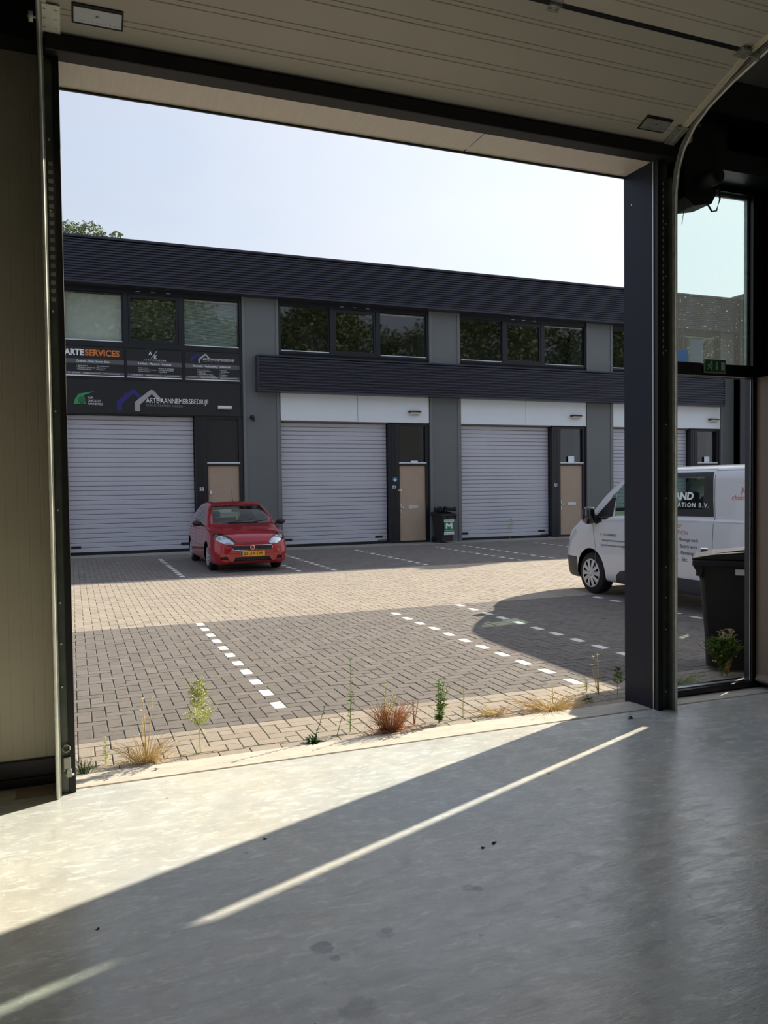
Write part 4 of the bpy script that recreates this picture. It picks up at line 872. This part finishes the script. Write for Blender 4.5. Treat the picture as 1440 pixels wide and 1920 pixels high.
for si, s in enumerate((1, -1)):
    dk.append(cut(bm, [(0.98, 1.125), (1.08, 1.10), (1.45, 1.23), (1.5, 1.52), (1.38, 1.50), (1.05, 1.25)], 'side', flank[si]))
    glz.append(cut(bm, [(1.22, 1.22), (1.45, 1.235), (1.50, 1.60), (1.40, 1.55)], 'side', flank[si]))
    glz.append(cut(bm, [(1.50, 1.24), (2.25, 1.275), (2.22, 1.82), (1.75, 1.80), (1.50, 1.60)], 'side', flank[si]))
    dk.append(cut(bm, [(2.40, 1.27), (2.52, 1.27), (2.52, 1.86), (2.40, 1.86)], 'side', flank[si]))
    glz.append(cut(bm, [(2.52, 1.36), (3.35, 1.38), (3.33, 1.80), (2.52, 1.80)], 'side', flank[si]))
    for pl_ in ([(2.52, 1.27), (3.56, 1.28), (3.35, 1.38), (2.52, 1.36)], [(3.56, 1.28), (3.47, 1.86), (3.33, 1.80), (3.35, 1.38)], [(2.52, 1.80), (3.33, 1.80), (3.47, 1.86), (2.52, 1.86)]): dk.append(cut(bm, pl_, 'side', flank[si]))
clads = []
for si, s in enumerate((1, -1)):
    clads.append(cut(bm, [(1.55, .24), (2.35, .24), (2.35, .45), (1.85, .45), (1.68, .42), (1.58, .35)], 'side', flank[si]))
    clads.append(cut(bm, [(2.38, .24), (3.55, .24), (3.55, .45), (2.38, .45)], 'side', flank[si]))
vb = link('body', bm, m_vanp, van, recalc=False)
link('windscreen', wsg, m_gcar, vb, recalc=False)
link('front_bumper', bump_lo, m_plastg, van, recalc=False)
for g_ in glz: link('side_window', g_, m_gcar, vb, recalc=False)
for g_ in dk: link('window_edge', g_, m_plast, vb, recalc=False)
for g_ in clads: link('side_cladding', thicken(g_, 0.008), m_plastg, vb, recalc=False)
for s in (1, -1):
    wheel(van, 'wheel', s*.965, 0.93, .325, .22, s, 10, m_tyre, m_rim, .225); wheel(van, 'wheel', s*.965, 4.03, .325, .22, s, 10, m_tyre, m_rim, .225)
    for pts, wd in (([(1.06, .28), (1.07, .75), (0.98, 1.10)], .009), ([(2.36, .26), (2.37, 1.26)], .009), ([(3.58, .28), (3.58, 1.28), (3.50, 1.87)], .009), ([(3.50, 1.875), (4.9, 1.875)], .008), ([(0.98, 1.885), (3.5, 1.895)], .006), ([(0.26, .58), (0.30, .78), (0.42, .98)], .007)):
        link('panel_seam', project(strip(pts, wd, 'side'), tree, 'side', s, 0.001), m_signgy, vb, recalc=False)
    link('waist_crease', project(strip([(1.2, 1.165), (3.55, 1.235), (4.9, 1.235)], .02, 'side'), tree, 'side', s, 0.007), m_vanp, vb, recalc=False)
    MB().tube([(s*.965, 1.12, 1.20), (s*1.03, 1.08, 1.24)], .03, 8).build('mirror_arm', m_plast, van)
    mr = MB().box(s*1.0, s*1.17, 0.95, 1.12, 1.10, 1.37, bev=0.05); mr.build('wing_mirror', mat('glossy_black', (14, 16, 17), 0.08, coat=1.0) if s > 0 else MATS['glossy_black'], van, smooth=True)
    link('headlamp', project(strip([(.20, .70), (.36, .86), (.50, .98)], .10, 'side', 6), tree, 'side', s, 0.003), m_lens, van, recalc=False)
    MB().box(s*.955, s*.985, 2.12, 2.30, 1.03, 1.06, bev=0.008).box(s*.955, s*.985, 2.44, 2.60, 1.03, 1.06, bev=0.008).build('door_handle', m_vanp, vb)
MB().box(-.85, .85, .5, 4.8, .25, .34).box(-.7, .7, .3, .95, .34, .9).build('floor_pan', m_black, van)
MB().prism([(0.95, .34), (0.95, 1.27), (1.30, 1.30), (1.55, 1.18), (1.6, .8), (1.5, .34)], 'x', -.85, .85).build('dashboard', m_int, van)
MB().tube([(.45+.20*math.cos(a), 1.72+.12*math.sin(a), 1.16+.16*math.sin(a)) for a in [k*PI/10 for k in range(21)]], .015, 6).build('steering_wheel', m_int, van)
for x0, y0_ in ((-.45, 2.0), (.45, 2.0), (-.45, 2.95), (.45, 2.95)):
    MB().box(x0-.25, x0+.25, y0_, y0_+.5, .5, .80, bev=0.05).prism([(y0_+.40, .7), (y0_+.55, 1.38), (y0_+.66, 1.38), (y0_+.58, .7)], 'x', x0-.25, x0+.25).box(x0-.13, x0+.13, y0_+.56, y0_+.66, 1.42, 1.60, bev=0.04).build('seat', m_int, van)
# the flank towards us is local +x after the half turn ; lettering is laid on it
def vtext(s, y, z, size, m, width=None, **kw):
    b_ = text_bm(s, size, **kw); xs = [v.co.x for v in b_.verts]; k = (width/(max(xs)-min(xs))) if width else 1.0
    for v in b_.verts: v.co = Vector((0, y + v.co.x*k, z + v.co.z/1.035))
    project(b_, tree, 'side', 1, 0.003); link('lettering', b_, m, vb, recalc=False)
vtext('GRAND', 2.56, 1.50, .14, m_txtw, width=.60, bold=0.006)
vtext('RENOVATION B.V.', 2.50, 1.40, .085, m_txtw, width=.95, spacing=1.3, bold=0.002)
vtext('ALL KINDS OF', 2.50, 1.12, .075, m_txtc, width=.50); vtext('RENOVATION', 2.56, 1.035, .075, m_txtc, width=.56)
for i_, s_ in enumerate(('Montage work', 'Electric work', 'Plumbing', 'Etc')):
    vtext(s_, 2.96+0.02*i_, .945-.088*i_, .072, m_txtk, width=(.36, .32, .24, .10)[i_]); vtext('>', 2.90+0.01*i_, .945-.088*i_, .05, m_txtc)
for i_, s_ in enumerate(('Painting', 'Tiling', 'Flooring')): vtext(s_, 2.50, .945-.088*i_, .072, m_txtk, width=.24)
vtext('Just make a', 3.98, 1.60, .10, m_txtc); vtext('choice, really', 3.84, 1.50, .10, m_txtc)
vtext('T  +31628489055', 1.18, .93, .05, m_txtk, width=.42); vtext('www.grandrenovation.nl', 1.24, .85, .05, m_txtk, width=.55); vtext('E', 1.18, .775, .05, m_txtc); vtext('grandrenovation.info@gmail.com', 1.24, .775, .05, m_txtk, width=.80)
for i_ in range(3):
    vtext('O', 2.52+.055*i_, 1.20, .05, m_txtc)

# ---------------------------------------------------------------- wheelie bins
m_bin = mat('anthracite_bin_plastic', (38, 39, 41), 0.5, 0, 0.08, 6, 0.05, 80)
def wheelie_bin(name, label, loc, rz, sc_=1.0):
    t = thing(name, label, 'bin', loc, rz); t.scale = (sc_,)*3
    def ring(w_, d0, d1, z): return [(-w_, d0, z), (w_, d0, z), (w_, d1, z), (-w_, d1, z)]
    mb = MB(); R_ = [ring(.225, -.25, .22, .04), ring(.235, -.26, .235, .30), ring(.275, -.31, .33, .92), ring(.285, -.32, .345, .955)]
    V_ = [[mb.bm.verts.new(p) for p in r] for r in R_]
    for A, B in zip(V_, V_[1:]):
        for k in range(4): mb.bm.faces.new((A[k], A[(k+1) % 4], B[(k+1) % 4], B[k]))
    mb.bm.faces.new(V_[0][::-1]); mb.bm.faces.new(V_[-1])
    es = [e for e in mb.bm.edges if abs(e.verts[0].co.z-e.verts[1].co.z) > 0.01]; bmesh.ops.bevel(mb.bm, geom=es, offset=0.035, segments=3, profile=0.5, affect='EDGES')
    mb.box(-.02, .02, -.335, -.30, .80, .93, bev=0.004)
    mb.build('tub', m_bin, t)
    MB().box(-.32, .32, -.36, .37, .915, .965, bev=0.012).build('rim', m_bin, t)
    for s in (1, -1): MB().prism([(-.355, .92), (-.29, .80), (-.27, .92)], 'x', s*.30, s*.27).build('rim_bracket', m_bin, t)
    l = MB(); P_ = [(-.37, .970), (-.355, .985), (-.20, 1.015), (.10, 1.045), (.30, 1.055), (.37, 1.03), (.38, .970)]
    l.prism(P_, 'x', -.30, .30).prism([(-.18, 1.018), (.10, 1.062), (.27, 1.068), (.30, 1.05), (.0, 1.03)], 'x', -.20, .20)
    bmesh.ops.bevel(l.bm, geom=list(l.bm.edges), offset=0.010, segments=2, profile=0.5, affect='EDGES')
    l.build('lid', m_bin, t)
    MB().cyl((-.25, .40, 1.0), (.25, .40, 1.0), .016, 10).box(-.22, -.18, .33, .41, .97, 1.01, bev=0.005).box(.18, .22, .33, .41, .97, 1.01, bev=0.005).build('handle', m_bin, t)
    for s in (1, -1): MB().lathe([(0, 0), (.10, 0.0), (.105, -.01), (.105, -.045), (0, -.045)], (s*.27, .27, .105), (s, 0, 0), 24).build('wheel', m_black, t)
    MB().cyl((-.25, .27, .105), (.25, .27, .105), .012, 8).build('axle', m_black, t)
    return t
b1 = wheelie_bin('wheelie_bin', 'large dark wheelie bin outside the side door, tall weeds against its base', (5.245, 5.185, ZP), math.radians(226), 0.965)
MB().box(-.300, -.292, -.02, .10, .845, .895).box(.292, .300, -.02, .10, .845, .895).build('sticker', m_txtw, b1)
MB().prism([(-.31, .975), (-.27, .985), (-.25, 1.02), (-.275, 1.03), (-.29, 1.0)], 'y', -.30, -.24).build('lid_clip', m_alu, b1)
b2 = wheelie_bin('wheelie_bin', 'small dark wheelie bin with green and white sticker beside the middle far door', (9.53, 19.82, 0.0), 0.12, 0.80)
MB().box(-.19, .19, -.335, -.322, .28, .80).build('sticker', m_exit, b2)
b2s = MB().box(-.20, .20, -.345, -.336, .71, .80).box(-.20, .20, -.345, -.336, .28, .38).build('sticker_band', m_txtw, b2)
text('lettering', 'BEDRIJFSAFVAL', -.18, -.348, .735, .05, m_txtk, b2, width=.36); text('lettering', '085 - 40 16 131', -.18, -.348, .305, .06, m_txtk, b2, width=.36); text('lettering', 'MILIEU SERVICE', -.18, -.348, .415, .045, m_txtw, b2, width=.36)
MB().prism([(-.13, .50), (-.13, .66), (-.085, .69), (0, .60), (.085, .69), (.13, .66), (.13, .50), (.075, .47), (.075, .60), (0, .53), (-.075, .60), (-.075, .47)], 'y', -.348, -.337).build('white_m_emblem', m_txtw, b2)
# crumpled bag on the far bin
bg_ = MB()
for k in range(9):
    a = -.34 + k*.075; bg_.tube([(a, -.2+random.uniform(-.1, .1), .86+random.uniform(0, .05)), (a+.05, 0, .93+random.uniform(-.02, .04)), (a+.10, .15, .86)], [.03, .045, .02], 6)
bg_.bm.transform(Matrix.Translation((9.56, 19.80, 0.0)))
tag(bg_.build('bin_bag', m_black), 'crumpled black plastic lying over the small far bin', 'bag')
#@@PART5
# ---------------------------------------------------------------- weeds along the threshold
m_wg  = mat('weed_green', (120, 150, 62), 0.6, 0, 0.15, 30); m_wp = mat('weed_pale_green', (198, 204, 132), 0.65, 0, 0.15, 30)
m_wd  = mat('dry_grass', (226, 200, 140), 0.75, 0, 0.15, 30); m_wr = mat('rusty_dry_grass', (196, 142, 104), 0.75, 0, 0.2, 30)
m_wdk = mat('weed_dark_green', (58, 92, 30), 0.6, 0, 0.15, 30); m_seed = mat('pale_seed_heads', (226, 214, 170), 0.7); m_yfl = mat('yellow_flowers', (226, 210, 70), 0.6)
def leafq(mb, p, d, ln, wd, droop=0.3):
    d = d.normalized(); s = d.cross(Vector((0, 0, 1)));
    if s.length < 0.1: s = Vector((1, 0, 0))
    s.normalize(); m_ = p + d*ln*0.5; e_ = p + d*ln + Vector((0, 0, -droop*ln))
    v = [mb.bm.verts.new(q) for q in (p, m_+s*wd/2, e_, m_-s*wd/2)]; mb.bm.faces.new(v)
def rdir(up=0.5): a = random.uniform(0, 2*PI); return Vector((math.cos(a), math.sin(a), up))
def stemline(h, lean, n=5, curve=0.1):
    a = random.uniform(0, 2*PI); P_ = [Vector((0, 0, 0))]
    for k in range(1, n+1): t_ = k/n; P_.append(Vector((lean[0]*t_+curve*h*0.3*t_*t_*math.cos(a), lean[1]*t_+curve*h*0.3*t_*t_*math.sin(a), h*t_)))
    return P_
def weed_feathery(loc, h, w_, label, ms, ml, dens=1.0):
    t = thing('weed', label, 'weed', loc); P_ = stemline(h, (random.uniform(-.02, .02), 0.0)); MB().tube(P_, [.0035, .003, .003, .0025, .002, .0012], 5).build('stem', ms, t)
    br = MB(); lf_ = MB()
    for k in range(int(46*dens)):
        t_ = random.uniform(0.35, 1.0); b0 = P_[0].lerp(P_[-1], t_); ln = w_*(1.1-t_*0.75)*random.uniform(.5, 1); d = rdir(0.9).normalized(); e_ = b0 + d*ln; br.tube([b0, e_], .0012, 3, caps=False)
        for q in range(11): 
            p = b0.lerp(e_, random.uniform(.35, 1.05)); leafq(lf_, p, rdir(0.6), random.uniform(.014, .028), .009)
    for k in range(int(24*dens)): t_ = random.uniform(0.05, 0.9); leafq(lf_, P_[0].lerp(P_[-1], t_), rdir(0.3), random.uniform(.02, .045), .006)
    br.build('twigs', ms, t, kind='stuff'); lf_.build('leaves', ml, t, kind='stuff'); return t
def weed_stalk(loc, h, label, n, ml, ms, lean=(0, 0), stalks=1, leaf=.05, tip=None):
    t = thing('weed', label, 'weed', loc); lf_ = MB()
    for s in range(stalks):
        hh = h*random.uniform(.75, 1) if s else h; l2 = (lean[0]+random.uniform(-.22, .22)*h*(s > 0), lean[1]+random.uniform(-.16, .16)*h*(s > 0)); P_ = stemline(hh, l2)
        MB().tube(P_, [.003, .003, .0025, .002, .0018, .001], 5).build('stem', ms, t)
        for k in range(n): t_ = random.uniform(0.05, 1)**1.0; i_ = min(int(t_*5), 4); leafq(lf_, P_[i_].lerp(P_[i_+1], t_*5-i_), rdir(0.5), leaf*(1.1-.6*t_)*random.uniform(.6, 1.1), leaf*.28)
        if tip:
            sd = MB()
            for k in range(10): e_ = P_[-1]+rdir(0.3).normalized()*random.uniform(.012, .028); sd.tube([P_[-1], e_], .0012, 3)
            sd.build('seed_head', tip, t)
    lf_.build('leaves', ml, t, kind='stuff'); return t
def grass_tuft(loc, h, w_, n, label, ms, flat=0.0):
    t = MB()
    for k in range(n):
        a = random.uniform(0, 2*PI); r0 = random.uniform(0, w_*.35); b0 = Vector((r0*math.cos(a)*1.6, r0*math.sin(a)*.6, 0)); hh = h*random.uniform(.4, 1); sp = w_*random.uniform(.2, .9)*(1+flat)
        d = Vector((math.cos(a)*sp, math.sin(a)*sp*.5, hh)); t.tube([b0, b0+d*.5+Vector((0, 0, hh*.12)), b0+d+Vector((0, 0, -hh*.15*flat))], [.0015, .0012, .0005], 3, caps=False)
        if k % 2: leafq(t, b0+d*random.uniform(.4, 1.0)+Vector((0, 0, hh*.05)), rdir(.4), random.uniform(.01, .03), .005)
    for k in range(n//2):     # tangled fallen blades at the base
        a = random.uniform(0, 2*PI); p_ = Vector((random.gauss(0, w_*.6), random.gauss(0, w_*.2), random.uniform(.002, .02))); t.tube([p_, p_+Vector((math.cos(a)*.04, math.sin(a)*.03, .012)), p_+Vector((math.cos(a+.6)*.07, math.sin(a+.6)*.05, .002))], .0011, 3, caps=False)
    t.bm.transform(Matrix.Translation(loc)); o = t.build('grass_tuft', ms); return tag(o, label, 'weed')
def rosette(loc, w_, n, label, ml, stem_h=0.0, lean=(0, 0)):
    t = thing('weed', label, 'weed', loc); lf_ = MB()
    for k in range(n): leafq(lf_, Vector((random.uniform(-.01, .01), random.uniform(-.01, .01), .004)), rdir(random.uniform(.15, .7)), w_*random.uniform(.5, 1), w_*.24, .15)
    lf_.build('leaves', ml, t)
    if stem_h:
        P_ = stemline(stem_h, lean); s_ = MB().tube(P_, [.003, .0025, .002, .002, .0015, .001], 5)
        for k in range(16): t_ = random.uniform(.1, 1); leafq(s_, P_[0].lerp(P_[-1], t_), rdir(.6), random.uniform(.02, .035), .008)
        s_.build('flower_stem', ml, t)
    return t
ZT = ZP+0.002
grass_tuft((0.03, 4.68, ZT), .10, .07, 40, 'small green weed tuft at the foot of the left jamb', m_wdk)
weed_stalk((0.15, 4.80, ZT), .16, 'short pale green weed stalk, first right of the left jamb', 60, m_wp, m_wp, leaf=.03)
grass_tuft((0.36, 4.74, ZT), .17, .14, 110, 'sprawling straw coloured dry grass clump at the left', m_wd, .5)
t = weed_stalk((0.37, 4.78, ZT), .36, 'thin dry stalks with spiky star seed heads rising from left grass clump', 4, m_wd, m_wd, lean=(.05, 0), stalks=4, leaf=.03, tip=m_seed)
weed_feathery((0.68, 4.78, ZT), .40, .19, 'tall feathery pale green weed with a bushy top, third from left', m_wp, m_wp, 1.8)
rosette((1.35, 4.68, ZT), .09, 46, 'low dark green leafy rosette with one slanting flower stem', m_wdk, .22, (.10, .05))
weed_stalk((1.63, 4.80, ZT), .47, 'tallest thin green weed stalk with small leaves near the middle', 70, m_wg, m_wg, lean=(.03, .02), leaf=.04)
grass_tuft((1.87, 4.69, ZT), .21, .13, 300, 'wide rusty brown dry grass clump in the middle of the sill', m_wr, .2)
weed_stalk((1.83, 4.73, ZT), .32, 'yellow green leafy weed growing out of the rusty grass clump', 60, m_wp, m_wr, lean=(0.02, 0), stalks=3, leaf=.035)
weed_stalk((1.52, 4.74, ZT), .14, 'short thin weed with few leaves just left of tallest stalk', 14, m_wg, m_wg, lean=(.04, 0), leaf=.02)
weed_stalk((2.23, 4.74, ZT), .30, 'green bushy weed with narrow leaves right of the rusty clump', 70, m_wg, m_wg, stalks=4, leaf=.05)
weed_stalk((2.06, 4.76, ZT), .20, 'thin reddish dry stalks between rusty clump and green bush', 12, m_wr, m_wr, stalks=4, leaf=.02)
weed_stalk((2.44, 4.80, ZT), .24, 'thin yellow green stalk standing alone right of the bushy weed', 34, m_wp, m_wp, leaf=.025)
grass_tuft((2.66, 4.76, ZT), .07, .12, 60, 'sparse low straw wisps between the single stalk and long straw tuft', m_wd, 1.0)
grass_tuft((3.08, 4.72, ZT), .12, .22, 150, 'long low straw yellow grass tuft towards the right pillar', m_wd, 1.0)
weed_stalk((3.18, 4.84, ZT), .16, 'small pale stalks just behind the long straw tuft', 20, m_wp, m_wd, stalks=2, leaf=.02)
rosette((3.46, 4.80, ZT), .08, 14, 'glossy dark green broad leaves close to the right pillar', m_wdk)
weed_stalk((3.62, 4.90, ZT), .30, 'thin stems with tiny round seed heads beside the right pillar', 10, m_wg, m_wd, stalks=4, leaf=.02, tip=m_seed)
weed_stalk((3.60, 5.02, ZT), .10, 'small yellow green sprig behind the white marking near pillar', 20, m_wp, m_wg, leaf=.03, stalks=2)
weed_feathery((3.76, 4.86, ZT), .20, .09, 'wiry grey green bush touching the foot of the right pillar', m_wd, m_wg, .6)
grass_tuft((4.30, 4.86, ZT), .10, .26, 120, 'low green grass just outside the sill of the side door', m_wg, .3)
t = weed_feathery((4.88, 4.98, ZT), .26, .30, 'big dense green weed bush in front of the large wheelie bin', m_wdk, m_wg, 8.0)
weed_stalk((4.92, 4.97, ZT), .38, 'tall seeding stems with fluffy white heads in front of bin', 14, m_wg, m_wd, stalks=26, leaf=.03, tip=m_seed)
sd = MB()
for k in range(9):
    me_ = bmesh.new(); bmesh.ops.create_icosphere(me_, subdivisions=1, radius=.008); sd.add(me_, Matrix.Translation((4.72+random.uniform(0, .32), 4.98+random.uniform(-.05, .06), ZT+random.uniform(.10, .26))))
o = sd.build('yellow_flowers', m_yfl); o.parent = t; o.matrix_parent_inverse = Matrix.Translation((-4.86, -5.02, -ZT)); o['kind'] = 'stuff'
weed_feathery((11.70, 19.95, 0.0), .55, .25, 'small wispy weed in front of the third shutter', m_wd, m_wg, .7)
weed_stalk((13.30, 19.95, 0.0), .10, 'low dark weeds at foot of the black post by the third shutter', 30, m_wdk, m_wdk, stalks=3, leaf=.06)

# ---------------------------------------------------------------- debris on the floor
m_deb = mat('dark_dry_crumbs', (40, 36, 32), 0.9)
for i_, (x, y, s_, lab) in enumerate(((1.60, 2.98, .014, 'dark oval crumb on the floor, left one of the close pair mid floor'), (1.67, 3.0, .016, 'dark curled crumb on the floor, right one of the close pair mid floor'), (0.76, 3.43, .012, 'tiny dark chip on floor at the edge of the large sunlit patch'),
        (3.40, 4.27, .028, 'dark crumpled leaf lying just inside the sill near the right pillar'), (0.40, 4.53, .018, 'grey crumpled leaf on the concrete sill at the left'), (2.35, 3.62, .012, 'small black twig bit between light strip and window reflection'), (0.05, 2.95, .010, 'small black speck on the sunlit floor at the far left'), (0.62, 2.17, .010, 'small dark chip on the floor near the bottom stain'))):
    g = MB()
    for k in range(5):
        a = random.uniform(0, 6.28); b_ = a+random.uniform(1.5, 2.5); z0 = s_*random.uniform(.1, .5)
        g.bm.faces.new([g.bm.verts.new(p) for p in ((s_*math.cos(a), s_*.6*math.sin(a), 0.0005), (s_*math.cos(b_), s_*.6*math.sin(b_), z0), (s_*.3*math.cos(a+3), s_*.4*math.sin(a+3), z0*.6+0.001))])
    g.bm.transform(Matrix.Translation((x, y, 0.0005))); tag(g.build('debris', m_deb if i_ != 4 else m_signgy), lab, 'debris')

# ---------------------------------------------------------------- trees
m_leafy = mat('tree_leaves', (116, 128, 76), 0.6, 0, 0.25, 2); m_bark = mat('tree_bark', (96, 84, 68), 0.9, 0, 0.2, 6)
def tree_(loc, h, blobs, label, nleaf, ls=.22, m_=m_leafy):
    t = thing('tree', label, 'tree', loc)
    MB().tube([(0, 0, 0), (.1, 0, h*.4), (0, .1, h*.75)], [.28, .2, .1], 10).build('trunk', m_bark, t)
    b_ = MB(); l_ = bmesh.new(); vs = []; fs = []
    for (x, y, z, r) in blobs:
        b_.tube([(0, .05, h*.5), (x*.5, y*.5, h*.5+(z-h*.5)*.6), (x, y, z)], [.09, .05, .02], 6)
        for k in range(int(nleaf*r*r)):
            d = Vector((random.gauss(0, 1), random.gauss(0, 1), random.gauss(0, 1))).normalized()*r*random.uniform(.45, 1)**.5*random.choice((.7, .9, 1.0, 1.05))
            p = Vector((x, y, z)) + Vector((d.x, d.y, d.z*.85)); a = Vector((random.gauss(0, 1), random.gauss(0, 1), random.gauss(0, .6))).normalized(); c = a.cross(Vector((random.gauss(0, 1), random.gauss(0, 1), random.gauss(0, 1)))).normalized(); s_ = ls*random.uniform(.5, 1.1)
            n_ = len(vs); vs += [p-a*s_*.5, p+c*s_*.25, p+a*s_*.5, p-c*s_*.25]; fs.append((n_, n_+1, n_+2, n_+3))
    b_.build('branches', m_bark, t)
    me = bpy.data.meshes.new('foliage'); me.from_pydata(vs, [], fs); me.materials.append(m_); o = bpy.data.objects.new('foliage', me); C.objects.link(o); o.parent = t; o['kind'] = 'stuff'
    return t
tree_((0.0, 36.0, 0), 12.6, [(0.1, 0, 12.15, .75), (.95, 0, 12.35, .62), (1.35, .2, 12.15, .45), (.75, .4, 11.8, .6), (2.0, 0, 12.35, .28), (2.5, 0, 12.1, .16), (-1.0, .3, 12.3, 1.1), (-2.6, 0, 12.2, 1.2)], 'light green tree top rising above the far roof at the left', 1500, .16)
tree_((3.0, -16.0, 0), 15, [(0, 0, 13, 4.0), (-4, 1, 12, 3.5), (4, -1, 12.5, 3.5), (-1, 0, 16, 3.0), (7, 0, 11, 3), (-7, 0, 11, 3)], 'broad green tree behind the unit, reflected in the far windows', 260, .45)
tree_((18.5, -21.0, 0), 15, [(0, 0, 13, 4.0), (-4, 1, 12, 3.5), (4, -1, 12.5, 3.5), (1, 0, 15.5, 3.0), (8, 0, 12, 3.2), (-7, 0, 11, 3)], 'second broad green tree behind the neighbouring unit', 260, .45)

tree_((31.0, -15.0, 0), 15, [(0, 0, 13, 4.0), (-4, 1, 12, 3.5), (5, -1, 12.5, 3.5), (1, 0, 15.5, 3.0)], 'third broad green tree in the row behind the units', 260, .45)
tree_((44.0, -14.0, 0), 15, [(0, 0, 13, 4.0), (-4, 1, 12, 3.5), (5, -1, 12.5, 3.5), (1, 0, 15.5, 3.0)], 'last broad green tree in the row behind the units', 260, .45)

# repeats carry a shared group phrase
for o in list(C.objects):
    c = o.get('category')
    g = {'weed': 'weeds growing along the paving and sill', 'debris': 'dark bits of debris on the concrete floor', 'tree': 'trees around the court', 'bin': 'dark wheelie bins', 'lamp': 'wall lamps above the far entrances', 'house number': 'house numbers on the far door posts',
         'door track': 'steel tracks of the overhead door', 'note': 'white cards above the far doors', 'paper': 'sheets of paper in the side window'}.get(c)
    if o.name.startswith('info_sign'): g = 'information signs under the far windows'
    if g and o.parent is None: o['group'] = g
